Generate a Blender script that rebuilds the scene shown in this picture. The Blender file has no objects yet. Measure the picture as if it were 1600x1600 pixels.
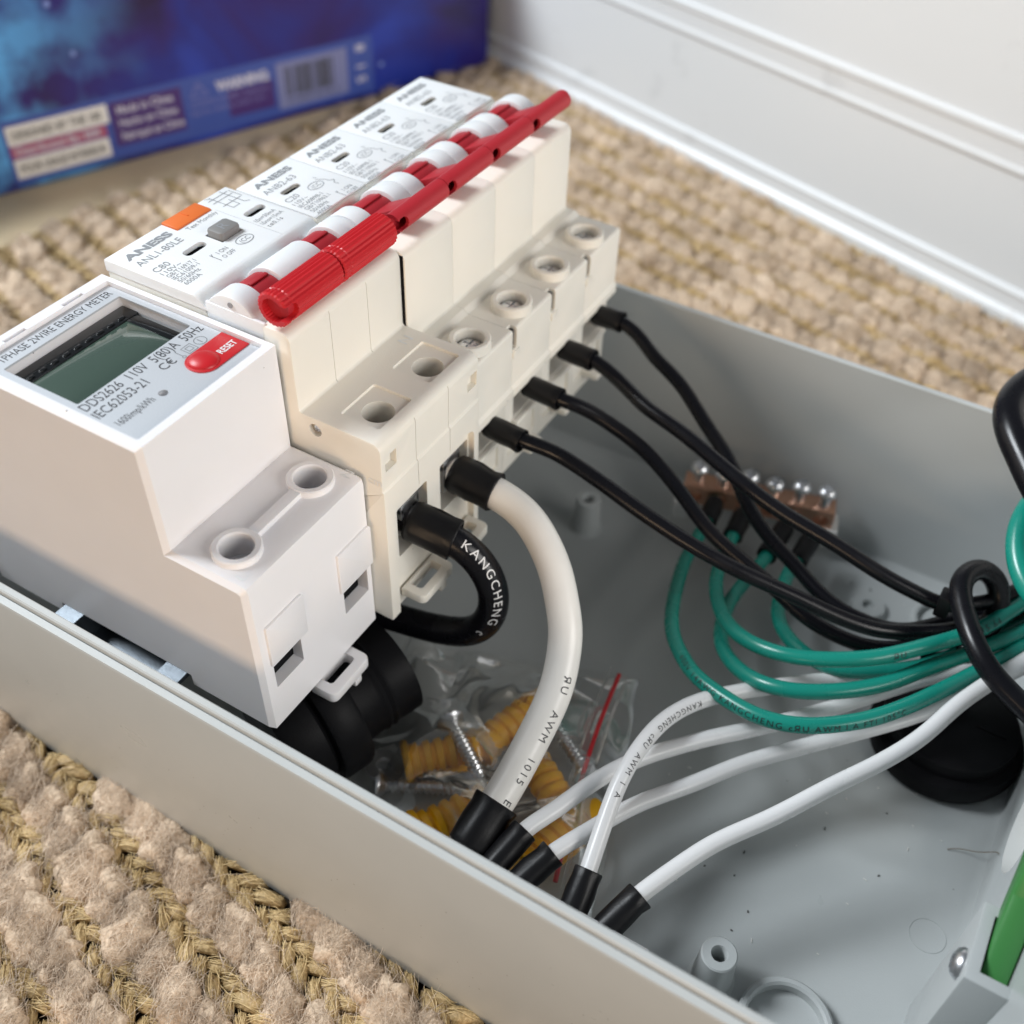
import bpy, bmesh, math, random
import numpy as np
from mathutils import Vector, Matrix, noise
from math import pi, sin, cos, radians

# ------------------------------------------------------------------ scene, camera, light
S = 0.001                                    # everything below is written in millimetres
SC = bpy.context.scene
COL = SC.collection
random.seed(7)
RNG = np.random.default_rng(11)

cam_d = bpy.data.cameras.new('camera')
cam = bpy.data.objects.new('camera', cam_d)
COL.objects.link(cam)
SC.camera = cam
cam_d.sensor_fit = 'HORIZONTAL'
cam_d.sensor_width = 36.0
cam_d.lens = 36.0 * 1691.38 / 1600.0
cam_d.clip_start = 0.005
cam_d.clip_end = 20.0
RIGHT = Vector((0.50944107, -0.86003571, 0.02843191))
DOWN = Vector((-0.59179435, -0.37415261, -0.71399529))
FWD = Vector((0.62469932, 0.34691268, -0.69957298))
cam.matrix_world = Matrix(((RIGHT.x, -DOWN.x, -FWD.x, -85.73 * S),
                           (RIGHT.y, -DOWN.y, -FWD.y, -137.78 * S),
                           (RIGHT.z, -DOWN.z, -FWD.z, 184.92 * S),
                           (0, 0, 0, 1)))
cam_d.dof.use_dof = True
cam_d.dof.focus_distance = 0.212
cam_d.dof.aperture_fstop = 12.5

world = bpy.data.worlds.new('World')
SC.world = world
world.use_nodes = True
bg = world.node_tree.nodes['Background']
bg.inputs['Color'].default_value = (0.80, 0.88, 1.0, 1)
bg.inputs['Strength'].default_value = 0.145


def area(name, loc, aim, size, power, color, size_y=None):
    d = bpy.data.lights.new(name, 'AREA')
    d.shape = 'RECTANGLE'
    d.size = size * S
    d.size_y = (size_y or size) * S
    d.energy = power
    d.color = color
    o = bpy.data.objects.new(name, d)
    COL.objects.link(o)
    o.location = Vector(loc) * S
    o.rotation_euler = (Vector(aim) - Vector(loc)).to_track_quat('-Z', 'Y').to_euler()
    o['kind'] = 'helper'
    return o


area('window_light', (-120, 680, 740), (60, -20, 30), 360, 14.6, (0.90, 0.955, 1.0))
area('room_lamp', (0, -720, 270), (50, -40, 30), 420, 4.3, (1.0, 0.975, 0.94))
area('rug_bounce_fill', (-620, -190, 62), (0, -60, -10), 300, 2.2, (1.0, 0.71, 0.45))  # added low fill standing in for warm light bounced off the rug

SC.view_settings.view_transform = 'Standard'
SC.view_settings.look = 'None'
SC.view_settings.exposure = 0.0
SC.view_settings.gamma = 1.0
SC.view_settings.use_curve_mapping = False
SC.cycles.use_denoising = True
SC.cycles.max_bounces = 10
SC.cycles.transparent_max_bounces = 24
SC.cycles.sample_clamp_indirect = 6.0

# ------------------------------------------------------------------ materials
MAT = {}


def nodes_of(name):
    m = bpy.data.materials.new(name)
    m.use_nodes = True
    nt = m.node_tree
    return m, nt, nt.nodes['Principled BSDF'], nt.nodes.new('ShaderNodeTexCoord')


def rgba(c):
    return (c[0], c[1], c[2], 1)


def plastic(key, col, rough=0.4, bump=0.06, bscale=2500, var=0.04, vscale=60, spec=0.5, specks=0.0,
            speck_col=(0.12, 0.10, 0.08), sss=0.0, metallic=0.0, coat=0.0, rvar=0.12):
    m, nt, p, tc = nodes_of(key)
    L = nt.links
    n1 = nt.nodes.new('ShaderNodeTexNoise'); n1.inputs['Scale'].default_value = vscale
    n1.inputs['Detail'].default_value = 5
    L.new(tc.outputs['Object'], n1.inputs['Vector'])
    mx = nt.nodes.new('ShaderNodeMix'); mx.data_type = 'RGBA'
    mx.inputs[6].default_value = rgba([c * (1 - var) for c in col])
    mx.inputs[7].default_value = rgba([min(1, c * (1 + var)) for c in col])
    L.new(n1.outputs['Fac'], mx.inputs[0])
    out = mx.outputs[2]
    if specks > 0:
        v = nt.nodes.new('ShaderNodeTexVoronoi'); v.inputs['Scale'].default_value = 300
        L.new(tc.outputs['Object'], v.inputs['Vector'])
        lt = nt.nodes.new('ShaderNodeMath'); lt.operation = 'LESS_THAN'; lt.inputs[1].default_value = specks
        L.new(v.outputs['Distance'], lt.inputs[0])
        # only some of the cells carry a speck
        sp = nt.nodes.new('ShaderNodeSeparateColor'); L.new(v.outputs['Color'], sp.inputs[0])
        gt = nt.nodes.new('ShaderNodeMath'); gt.operation = 'GREATER_THAN'; gt.inputs[1].default_value = 0.86
        L.new(sp.outputs[0], gt.inputs[0])
        mu = nt.nodes.new('ShaderNodeMath'); mu.operation = 'MULTIPLY'
        L.new(lt.outputs[0], mu.inputs[0]); L.new(gt.outputs[0], mu.inputs[1])
        m2 = nt.nodes.new('ShaderNodeMix'); m2.data_type = 'RGBA'
        L.new(mu.outputs[0], m2.inputs[0]); L.new(out, m2.inputs[6]); m2.inputs[7].default_value = rgba(speck_col)
        out = m2.outputs[2]
    L.new(out, p.inputs['Base Color'])
    rr = nt.nodes.new('ShaderNodeMapRange')
    rr.inputs['To Min'].default_value = max(0.02, rough - rvar); rr.inputs['To Max'].default_value = min(1, rough + rvar)
    n3 = nt.nodes.new('ShaderNodeTexNoise'); n3.inputs['Scale'].default_value = vscale * 2.3; n3.inputs['Detail'].default_value = 6
    L.new(tc.outputs['Object'], n3.inputs['Vector'])
    L.new(n3.outputs['Fac'], rr.inputs['Value']); L.new(rr.outputs[0], p.inputs['Roughness'])
    p.inputs['Specular IOR Level'].default_value = spec
    p.inputs['Metallic'].default_value = metallic
    p.inputs['Coat Weight'].default_value = coat
    if sss:
        p.inputs['Subsurface Weight'].default_value = sss
        p.inputs['Subsurface Radius'].default_value = (1, 0.8, 0.6)
        p.inputs['Subsurface Scale'].default_value = 0.0012
    if bump:
        n2 = nt.nodes.new('ShaderNodeTexNoise'); n2.inputs['Scale'].default_value = bscale; n2.inputs['Detail'].default_value = 3
        L.new(tc.outputs['Object'], n2.inputs['Vector'])
        b = nt.nodes.new('ShaderNodeBump'); b.inputs['Strength'].default_value = bump; b.inputs['Distance'].default_value = 0.0002
        L.new(n2.outputs['Fac'], b.inputs['Height']); L.new(b.outputs[0], p.inputs['Normal'])
    MAT[key] = m
    return m


plastic('cream', (0.80, 0.765, 0.69), 0.42, 0.10, specks=0.05, sss=0.15)
plastic('plate', (0.80, 0.81, 0.815), 0.42, 0.10, sss=0.1)
plastic('meter_white', (0.80, 0.785, 0.795), 0.36, 0.08, specks=0.05, sss=0.15)
plastic('box_grey', (0.44, 0.462, 0.46), 0.36, 0.14, specks=0.05, vscale=40, var=0.05, rvar=0.2, speck_col=(0.2, 0.2, 0.19))
plastic('red', (0.42, 0.018, 0.028), 0.44, 0.10)
plastic('red_bright', (0.52, 0.012, 0.018), 0.40, 0.06)
plastic('orange', (0.75, 0.17, 0.035), 0.4, 0.08)
plastic('grey_button', (0.22, 0.215, 0.21), 0.45, 0.08)
plastic('print_grey', (0.20, 0.21, 0.22), 0.6, 0)
plastic('print_light', (0.27, 0.28, 0.295), 0.6, 0)
plastic('print_dark', (0.045, 0.045, 0.05), 0.6, 0)
plastic('print_white', (0.75, 0.75, 0.75), 0.5, 0)
plastic('print_black', (0.012, 0.012, 0.014), 0.5, 0)
plastic('shade_black', (0.008, 0.008, 0.009), 0.8, 0, spec=0.05)  # flat black, shade of openings put into the colour
plastic('black_rubber', (0.007, 0.007, 0.008), 0.36, 0.12, spec=0.22, bscale=1800, specks=0.03, speck_col=(0.35, 0.33, 0.3))
plastic('black_wire', (0.005, 0.005, 0.007), 0.27, 0.05, spec=0.32, bscale=1500, specks=0.03, speck_col=(0.3, 0.3, 0.3))
plastic('black_gland', (0.006, 0.006, 0.007), 0.5, 0.2, bscale=2200, spec=0.1)
plastic('white_wire', (0.72, 0.72, 0.72), 0.30, 0.05, var=0.03)
plastic('cream_wire', (0.80, 0.775, 0.73), 0.34, 0.06, var=0.07, vscale=120)
plastic('green_wire', (0.008, 0.235, 0.18), 0.27, 0.05)
plastic('green_latch', (0.045, 0.21, 0.05), 0.42, 0.1)
plastic('yellow', (0.90, 0.46, 0.004), 0.45, 0.1, sss=0.2)
plastic('red_zip', (0.62, 0.02, 0.03), 0.35, 0.05)
plastic('white_plastic', (0.70, 0.70, 0.68), 0.4, 0.1)
plastic('zinc', (0.72, 0.73, 0.75), 0.32, 0.3, bscale=900, metallic=1.0)
plastic('steel_dark', (0.11, 0.125, 0.14), 0.42, 0.2, bscale=900, metallic=1.0)
plastic('copper', (0.70, 0.41, 0.29), 0.36, 0.25, bscale=700, metallic=1.0, var=0.12)
plastic('crumb_dark', (0.05, 0.045, 0.04), 0.8, 0)
plastic('crumb_light', (0.7, 0.69, 0.66), 0.7, 0)
plastic('hair_brown', (0.16, 0.11, 0.06), 0.5, 0)
plastic('lcd_black', (0.010, 0.011, 0.012), 0.12, 0, spec=0.5)
plastic('lcd_frame', (0.30, 0.30, 0.31), 0.45, 0.1)
plastic('floor_mat', (0.30, 0.25, 0.19), 0.8, 0.2, bscale=300)


def lcd_material():
    m, nt, p, tc = nodes_of('lcd_glass')
    p.inputs['Base Color'].default_value = (0.055, 0.088, 0.068, 1)
    p.inputs['Roughness'].default_value = 0.16
    p.inputs['Coat Weight'].default_value = 1.0
    p.inputs['Coat Roughness'].default_value = 0.02
    MAT['lcd_glass'] = m


lcd_material()


def foil_material():
    m, nt, p, tc = nodes_of('label_foil')
    L = nt.links
    n = nt.nodes.new('ShaderNodeTexNoise'); n.inputs['Scale'].default_value = 4000
    L.new(tc.outputs['Object'], n.inputs['Vector'])
    mr = nt.nodes.new('ShaderNodeMapRange'); mr.inputs['To Min'].default_value = 0.56; mr.inputs['To Max'].default_value = 0.68
    L.new(n.outputs['Fac'], mr.inputs['Value'])
    cb = nt.nodes.new('ShaderNodeCombineColor')
    for i in range(3):
        L.new(mr.outputs[0], cb.inputs[i])
    mx = nt.nodes.new('ShaderNodeMix'); mx.data_type = 'RGBA'; mx.blend_type = 'MULTIPLY'; mx.inputs[0].default_value = 1
    L.new(cb.outputs[0], mx.inputs[6]); mx.inputs[7].default_value = (0.95, 0.99, 1.04, 1)
    L.new(mx.outputs[2], p.inputs['Base Color'])
    p.inputs['Roughness'].default_value = 0.45
    p.inputs['Metallic'].default_value = 0.35
    MAT['label_foil'] = m


foil_material()


def fibre_material(key, a, b, rough=0.85, scale=900, stretch=None, bump=0.6):
    m, nt, p, tc = nodes_of(key)
    L = nt.links
    info = nt.nodes.new('ShaderNodeObjectInfo')
    geo = nt.nodes.new('ShaderNodeNewGeometry')
    n = nt.nodes.new('ShaderNodeTexNoise'); n.inputs['Scale'].default_value = scale; n.inputs['Detail'].default_value = 5
    L.new(geo.outputs['Position'], n.inputs['Vector'])
    n2 = nt.nodes.new('ShaderNodeTexNoise'); n2.inputs['Scale'].default_value = 90; n2.inputs['Detail'].default_value = 2
    L.new(geo.outputs['Position'], n2.inputs['Vector'])
    ad = nt.nodes.new('ShaderNodeMath'); ad.operation = 'ADD'
    L.new(n.outputs['Fac'], ad.inputs[0]); L.new(n2.outputs['Fac'], ad.inputs[1])
    mr = nt.nodes.new('ShaderNodeMapRange'); mr.inputs['From Min'].default_value = 0.65; mr.inputs['From Max'].default_value = 1.35
    L.new(ad.outputs[0], mr.inputs['Value'])
    mx = nt.nodes.new('ShaderNodeMix'); mx.data_type = 'RGBA'
    mx.inputs[6].default_value = rgba(a); mx.inputs[7].default_value = rgba(b)
    L.new(mr.outputs[0], mx.inputs[0])
    L.new(mx.outputs[2], p.inputs['Base Color'])
    p.inputs['Roughness'].default_value = rough
    p.inputs['Specular IOR Level'].default_value = 0.25
    if bump:
        bp = nt.nodes.new('ShaderNodeBump'); bp.inputs['Strength'].default_value = bump; bp.inputs['Distance'].default_value = 0.0006
        L.new(n.outputs['Fac'], bp.inputs['Height']); L.new(bp.outputs[0], p.inputs['Normal'])
    MAT[key] = m


fibre_material('wool', (0.33, 0.235, 0.155), (0.80, 0.635, 0.475), 0.95, 1100, bump=1.0)
fibre_material('wool_fibre', (0.30, 0.225, 0.165), (0.90, 0.755, 0.60), 0.8, 900, bump=0)
fibre_material('jute', (0.23, 0.15, 0.058), (0.66, 0.48, 0.25), 0.42, 1600)
fibre_material('jute_fibre', (0.40, 0.27, 0.115), (0.86, 0.68, 0.38), 0.4, 900, bump=0)
fibre_material('rug_base', (0.03, 0.022, 0.014), (0.08, 0.06, 0.04), 0.95, 500)


def twill_material():
    m, nt, p, tc = nodes_of('twill')
    L = nt.links
    w = nt.nodes.new('ShaderNodeTexWave'); w.inputs['Scale'].default_value = 260; w.inputs['Distortion'].default_value = 1.5
    w.bands_direction = 'DIAGONAL'
    L.new(tc.outputs['Object'], w.inputs['Vector'])
    n = nt.nodes.new('ShaderNodeTexNoise'); n.inputs['Scale'].default_value = 40
    L.new(tc.outputs['Object'], n.inputs['Vector'])
    mx = nt.nodes.new('ShaderNodeMix'); mx.data_type = 'RGBA'
    mx.inputs[6].default_value = (0.50, 0.37, 0.21, 1); mx.inputs[7].default_value = (0.78, 0.62, 0.40, 1)
    ad = nt.nodes.new('ShaderNodeMath'); ad.operation = 'MULTIPLY_ADD'; ad.inputs[1].default_value = 0.5
    L.new(w.outputs['Fac'], ad.inputs[0]); L.new(n.outputs['Fac'], ad.inputs[2])
    L.new(ad.outputs[0], mx.inputs[0]); L.new(mx.outputs[2], p.inputs['Base Color'])
    p.inputs['Roughness'].default_value = 0.85
    b = nt.nodes.new('ShaderNodeBump'); b.inputs['Strength'].default_value = 0.5; b.inputs['Distance'].default_value = 0.0004
    L.new(w.outputs['Fac'], b.inputs['Height']); L.new(b.outputs[0], p.inputs['Normal'])
    MAT['twill'] = m


twill_material()


def panel_material():
    """white paint with grey scuffs"""
    m, nt, p, tc = nodes_of('white_paint')
    L = nt.links
    n = nt.nodes.new('ShaderNodeTexNoise'); n.inputs['Scale'].default_value = 34; n.inputs['Detail'].default_value = 9; n.inputs['Roughness'].default_value = 0.65
    L.new(tc.outputs['Object'], n.inputs['Vector'])
    cr = nt.nodes.new('ShaderNodeValToRGB')
    cr.color_ramp.elements[0].position = 0.60; cr.color_ramp.elements[0].color = (0, 0, 0, 1)
    cr.color_ramp.elements[1].position = 0.72; cr.color_ramp.elements[1].color = (1, 1, 1, 1)
    L.new(n.outputs['Fac'], cr.inputs[0])
    mu = nt.nodes.new('ShaderNodeMath'); mu.operation = 'MULTIPLY'; mu.inputs[1].default_value = 0.28
    L.new(cr.outputs[0], mu.inputs[0])
    mx = nt.nodes.new('ShaderNodeMix'); mx.data_type = 'RGBA'
    mx.inputs[6].default_value = (0.73, 0.745, 0.75, 1); mx.inputs[7].default_value = (0.30, 0.31, 0.32, 1)
    L.new(mu.outputs[0], mx.inputs[0]); L.new(mx.outputs[2], p.inputs['Base Color'])
    p.inputs['Roughness'].default_value = 0.35
    n2 = nt.nodes.new('ShaderNodeTexNoise'); n2.inputs['Scale'].default_value = 220
    L.new(tc.outputs['Object'], n2.inputs['Vector'])
    b = nt.nodes.new('ShaderNodeBump'); b.inputs['Strength'].default_value = 0.12; b.inputs['Distance'].default_value = 0.0006
    L.new(n2.outputs['Fac'], b.inputs['Height']); L.new(b.outputs[0], p.inputs['Normal'])
    MAT['white_paint'] = m


panel_material()


def art_material():
    """printed night-sky artwork: blue clouds, violet and maroon nebula, pale stars"""
    m, nt, p, tc = nodes_of('box_art')
    L = nt.links
    n = nt.nodes.new('ShaderNodeTexNoise'); n.inputs['Scale'].default_value = 17; n.inputs['Detail'].default_value = 4; n.inputs['Distortion'].default_value = 0.6
    L.new(tc.outputs['Object'], n.inputs['Vector'])
    cr = nt.nodes.new('ShaderNodeValToRGB')
    e = cr.color_ramp.elements
    e[0].position = 0.33; e[0].color = (0.016, 0.006, 0.045, 1)
    e[1].position = 0.74; e[1].color = (0.02, 0.05, 0.38, 1)
    k = e.new(0.47); k.color = (0.024, 0.013, 0.15, 1)
    k = e.new(0.58); k.color = (0.014, 0.022, 0.22, 1)
    L.new(n.outputs['Fac'], cr.inputs[0])
    # bright cloud at the left end of the print
    sx = nt.nodes.new('ShaderNodeSeparateXYZ'); L.new(tc.outputs['Object'], sx.inputs[0])
    mr = nt.nodes.new('ShaderNodeMapRange'); mr.inputs['From Min'].default_value = 0.075; mr.inputs['From Max'].default_value = -0.005
    L.new(sx.outputs[0], mr.inputs['Value'])
    n2 = nt.nodes.new('ShaderNodeTexNoise'); n2.inputs['Scale'].default_value = 42; n2.inputs['Detail'].default_value = 5
    L.new(tc.outputs['Object'], n2.inputs['Vector'])
    mu = nt.nodes.new('ShaderNodeMath'); mu.operation = 'MULTIPLY'
    n2r = nt.nodes.new('ShaderNodeMapRange'); n2r.inputs['From Min'].default_value = 0.40; n2r.inputs['From Max'].default_value = 0.62
    L.new(n2.outputs['Fac'], n2r.inputs['Value'])
    L.new(mr.outputs[0], mu.inputs[0]); L.new(n2r.outputs[0], mu.inputs[1])
    m2 = nt.nodes.new('ShaderNodeMix'); m2.data_type = 'RGBA'
    L.new(mu.outputs[0], m2.inputs[0]); L.new(cr.outputs[0], m2.inputs[6]); m2.inputs[7].default_value = (0.13, 0.50, 1.0, 1)
    v = nt.nodes.new('ShaderNodeTexVoronoi'); v.inputs['Scale'].default_value = 55
    L.new(tc.outputs['Object'], v.inputs['Vector'])
    lt = nt.nodes.new('ShaderNodeMapRange'); lt.inputs['From Min'].default_value = 0.09; lt.inputs['From Max'].default_value = 0.03
    L.new(v.outputs['Distance'], lt.inputs['Value'])
    m3 = nt.nodes.new('ShaderNodeMix'); m3.data_type = 'RGBA'
    L.new(lt.outputs[0], m3.inputs[0]); L.new(m2.outputs[2], m3.inputs[6]); m3.inputs[7].default_value = (0.25, 0.35, 0.75, 1)
    L.new(m3.outputs[2], p.inputs['Base Color'])
    p.inputs['Roughness'].default_value = 0.3
    MAT['box_art'] = m


art_material()
plastic('art_blue', (0.05, 0.09, 0.36), 0.35, 0)
plastic('art_violet', (0.065, 0.03, 0.17), 0.35, 0)
plastic('art_pale', (0.20, 0.22, 0.42), 0.35, 0)
plastic('art_pink', (0.40, 0.10, 0.18), 0.35, 0)
plastic('art_text', (0.55, 0.55, 0.68), 0.4, 0)
plastic('art_dim', (0.20, 0.20, 0.45), 0.4, 0)


def film_material():
    m = bpy.data.materials.new('clear_film'); m.use_nodes = True
    nt = m.node_tree; L = nt.links
    nt.nodes.remove(nt.nodes['Principled BSDF'])
    out = nt.nodes['Material Output']
    tr = nt.nodes.new('ShaderNodeBsdfTransparent'); tr.inputs[0].default_value = (0.975, 0.975, 0.97, 1)
    gl = nt.nodes.new('ShaderNodeBsdfAnisotropic') if False else nt.nodes.new('ShaderNodeBsdfGlossy')
    gl.inputs['Roughness'].default_value = 0.16
    gl.inputs['Color'].default_value = (1, 1, 1, 1)
    fr = nt.nodes.new('ShaderNodeFresnel'); fr.inputs['IOR'].default_value = 1.5
    sc = nt.nodes.new('ShaderNodeMath'); sc.operation = 'MULTIPLY_ADD'; sc.inputs[1].default_value = 0.55; sc.inputs[2].default_value = 0.005; sc.use_clamp = True
    L.new(fr.outputs[0], sc.inputs[0])
    mx = nt.nodes.new('ShaderNodeMixShader')
    L.new(sc.outputs[0], mx.inputs[0]); L.new(tr.outputs[0], mx.inputs[1]); L.new(gl.outputs[0], mx.inputs[2])
    di = nt.nodes.new('ShaderNodeBsdfDiffuse'); di.inputs[0].default_value = (0.6, 0.6, 0.58, 1)
    m2 = nt.nodes.new('ShaderNodeMixShader'); m2.inputs[0].default_value = 0.10
    L.new(mx.outputs[0], m2.inputs[1]); L.new(di.outputs[0], m2.inputs[2])
    L.new(m2.outputs[0], out.inputs['Surface'])
    MAT['clear_film'] = m


film_material()

# ------------------------------------------------------------------ mesh helpers


def rounded(pts, r, seg=4):
    """2D polygon with rounded corners; r one radius or one per corner"""
    n = len(pts)
    rs = r if isinstance(r, (list, tuple)) else [r] * n
    out = []
    for i in range(n):
        p = Vector(pts[i]); a = Vector(pts[i - 1]); b = Vector(pts[(i + 1) % n]); q = rs[i]
        if q <= 0:
            out.append((p.x, p.y)); continue
        da = (a - p); db = (b - p)
        la, lb = da.length, db.length
        da.normalize(); db.normalize()
        ang = da.angle(db)
        t = min(q / math.tan(ang / 2), la * 0.48, lb * 0.48)
        rr = t * math.tan(ang / 2)
        c = p + (da + db).normalized() * (rr / sin(ang / 2))
        s = p + da * t; e = p + db * t
        a0 = math.atan2(s.y - c.y, s.x - c.x); a1 = math.atan2(e.y - c.y, e.x - c.x)
        d = (a1 - a0 + pi) % (2 * pi) - pi
        for k in range(seg + 1):
            t_ = a0 + d * k / seg
            out.append((c.x + rr * cos(t_), c.y + rr * sin(t_)))
    return out


AX = {'x': lambda a, u, v: (a, u, v), 'y': lambda a, u, v: (u, a, v), 'z': lambda a, u, v: (u, v, a)}


def prism(poly, axis, a, b, bev=0.0, bm=None, seg=2):
    """extrude a 2D polygon along an axis; bev rounds the rims of both caps"""
    new = bmesh.new()
    f = AX[axis]
    v0 = [new.verts.new(f(a, *p)) for p in poly]
    v1 = [new.verts.new(f(b, *p)) for p in poly]
    c0 = new.faces.new(v0); c1 = new.faces.new(v1[::-1])
    n = len(poly)
    for i in range(n):
        new.faces.new((v0[i], v1[i], v1[(i + 1) % n], v0[(i + 1) % n]))
    bmesh.ops.recalc_face_normals(new, faces=new.faces)
    if bev:
        ed = list(set(list(c0.edges) + list(c1.edges)))
        bmesh.ops.bevel(new, geom=ed, offset=bev, segments=seg, profile=0.5, affect='EDGES', clamp_overlap=False)
    return merge(bm, new)


def merge(bm, new):
    if bm is None:
        return new
    me = bpy.data.meshes.new('t'); new.to_mesh(me); new.free()
    bm.from_mesh(me); bpy.data.meshes.remove(me)
    return bm


def box(x0, x1, y0, y1, z0, z1, bev=0.0, bm=None, seg=2):
    new = bmesh.new()
    bmesh.ops.create_cube(new, size=1)
    for v in new.verts:
        v.co = Vector(((x0 + x1) / 2 + v.co.x * (x1 - x0), (y0 + y1) / 2 + v.co.y * (y1 - y0), (z0 + z1) / 2 + v.co.z * (z1 - z0)))
    bmesh.ops.recalc_face_normals(new, faces=new.faces)
    if bev:
        bmesh.ops.bevel(new, geom=list(new.edges), offset=bev, segments=seg, profile=0.5, affect='EDGES', clamp_overlap=True)
    return merge(bm, new)


def frame_from(d):
    d = Vector(d).normalized()
    u = d.cross(Vector((0, 0, 1)))
    if u.length < 1e-3:
        u = Vector((1, 0, 0))
    u.normalize()
    return d, u, d.cross(u)


def lathe(profile, origin, axis=(0, 0, 1), n=32, bm=None, closed=False, scallop=None):
    """profile: (radius, height) along the axis from origin; ends at r=0 are closed to a point"""
    new = bmesh.new()
    d, u, w = frame_from(axis)
    o = Vector(origin)
    rings = []
    for (r, h) in profile:
        if r <= 1e-6:
            rings.append([new.verts.new(o + d * h)])
        else:
            ring = []
            for k in range(n):
                t = 2 * pi * k / n
                rr = r * (scallop(t) if scallop else 1)
                ring.append(new.verts.new(o + d * h + (u * cos(t) + w * sin(t)) * rr))
            rings.append(ring)
    m = len(rings)
    for i in range(m if closed else m - 1):
        A, B = rings[i], rings[(i + 1) % m]
        if len(A) == 1 and len(B) == 1:
            continue
        for k in range(n):
            k2 = (k + 1) % n
            if len(A) == 1:
                new.faces.new((A[0], B[k], B[k2]))
            elif len(B) == 1:
                new.faces.new((A[k], B[0], A[k2]))
            else:
                new.faces.new((A[k], B[k], B[k2], A[k2]))
    bmesh.ops.recalc_face_normals(new, faces=new.faces)
    return merge(bm, new)


def cyl(p0, p1, r, n=24, bm=None, bev=0.0):
    h = (Vector(p1) - Vector(p0)).length
    if bev:
        pr = [(0, 0), (r - bev, 0), (r - bev * .3, bev * .3), (r, bev), (r, h - bev), (r - bev * .3, h - bev * .3), (r - bev, h), (0, h)]
    else:
        pr = [(0, 0), (r, 0), (r, h), (0, h)]
    return lathe(pr, p0, Vector(p1) - Vector(p0), n, bm)


def ring(p0, p1, ro, ri, n=32, bm=None, bev=0.15):
    h = (Vector(p1) - Vector(p0)).length
    pr = [(ri, 0), (ro, 0), (ro, h - bev), (ro - bev, h), (ri + bev, h), (ri, h - bev)]
    return lathe(pr, p0, Vector(p1) - Vector(p0), n, bm, closed=True)


def spline(pts, step=1.2):
    """Catmull-Rom through the control points, resampled"""
    P = [Vector(p) for p in pts]
    P = [P[0] * 2 - P[1]] + P + [P[-1] * 2 - P[-2]]
    out = []
    for i in range(1, len(P) - 2):
        a, b, c, d = P[i - 1:i + 3]
        n = max(2, int((c - b).length / step))
        for k in range(n):
            t = k / n
            out.append(0.5 * ((2 * b) + (c - a) * t + (2 * a - 5 * b + 4 * c - d) * t * t + (3 * b - a - 3 * c + d) * t ** 3))
    out.append(P[-2].copy())
    # small hand-bent unevenness, then smoothed a little, ends fixed
    for i in range(1, len(out) - 1):
        w_ = min(1.0, i / 14, (len(out) - 1 - i) / 14)
        out[i] = out[i] + noise.noise_vector(out[i] * 0.045) * (0.42 * w_)
    for _ in range(6):
        q = out[:]
        for i in range(1, len(out) - 1):
            q[i] = (out[i - 1] + out[i] * 2 + out[i + 1]) / 4
        out = q
    return out


def frames(path):
    T = []
    for i in range(len(path)):
        a = path[max(0, i - 1)]; b = path[min(len(path) - 1, i + 1)]
        T.append((b - a).normalized())
    _, u, _ = frame_from(T[0])
    U = []
    for t in T:
        u = (u - t * u.dot(t)).normalized()
        U.append(u.copy())
    return T, U, [T[i].cross(U[i]) for i in range(len(T))]


def tube(pts, r, n=20, step=1.2, caps=True, bm=None, rfun=None):
    path = spline(pts, step)
    T, U, W = frames(path)
    new = bmesh.new()
    rings = []
    for i, p in enumerate(path):
        rr = r if rfun is None else rfun(i / (len(path) - 1))
        rings.append([new.verts.new(p + (U[i] * cos(2 * pi * k / n) + W[i] * sin(2 * pi * k / n)) * rr) for k in range(n)])
    for i in range(len(path) - 1):
        A, B = rings[i], rings[i + 1]
        for k in range(n):
            k2 = (k + 1) % n
            new.faces.new((A[k], B[k], B[k2], A[k2]))
    if caps:
        new.faces.new(rings[0]); new.faces.new(rings[-1][::-1])
    bmesh.ops.recalc_face_normals(new, faces=new.faces)
    return merge(bm, new)


def world_off(o):
    v = Vector((0, 0, 0))
    while o is not None:
        v += o.location
        o = o.parent
    return v


def obj(name, bm, mat, parent=None, smooth=38, label=None):
    """one mesh object from a bmesh in world millimetres"""
    me = bpy.data.meshes.new(name)
    if parent is None:
        co = [v.co for v in bm.verts]
        mn = Vector((min(c.x for c in co), min(c.y for c in co), min(c.z for c in co)))
        mx = Vector((max(c.x for c in co), max(c.y for c in co), max(c.z for c in co)))
        base = Vector(((mn.x + mx.x) / 2, (mn.y + mx.y) / 2, mn.z)) * S
    else:
        base = world_off(parent)
    for v in bm.verts:
        v.co = v.co * S - base
    bm.to_mesh(me); bm.free()
    me.materials.append(MAT[mat])
    if smooth:
        me.polygons.foreach_set('use_smooth', [True] * len(me.polygons))
        me.set_sharp_from_angle(angle=radians(smooth))
    o = bpy.data.objects.new(name, me)
    COL.objects.link(o)
    if parent is None:
        o.location = base
    else:
        o.parent = parent
    if label:
        o['label'] = label
    return o


def tag(o, label, cat, group=None, kind=None):
    o['label'] = label; o['category'] = cat
    if group:
        o['group'] = group
    if kind:
        o['kind'] = kind
    return o


def thing(name, loc, label, cat, group=None):
    o = bpy.data.objects.new(name, None)
    o.empty_display_size = 0.005
    COL.objects.link(o)
    o.location = Vector(loc) * S
    return tag(o, label, cat, group)


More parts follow.
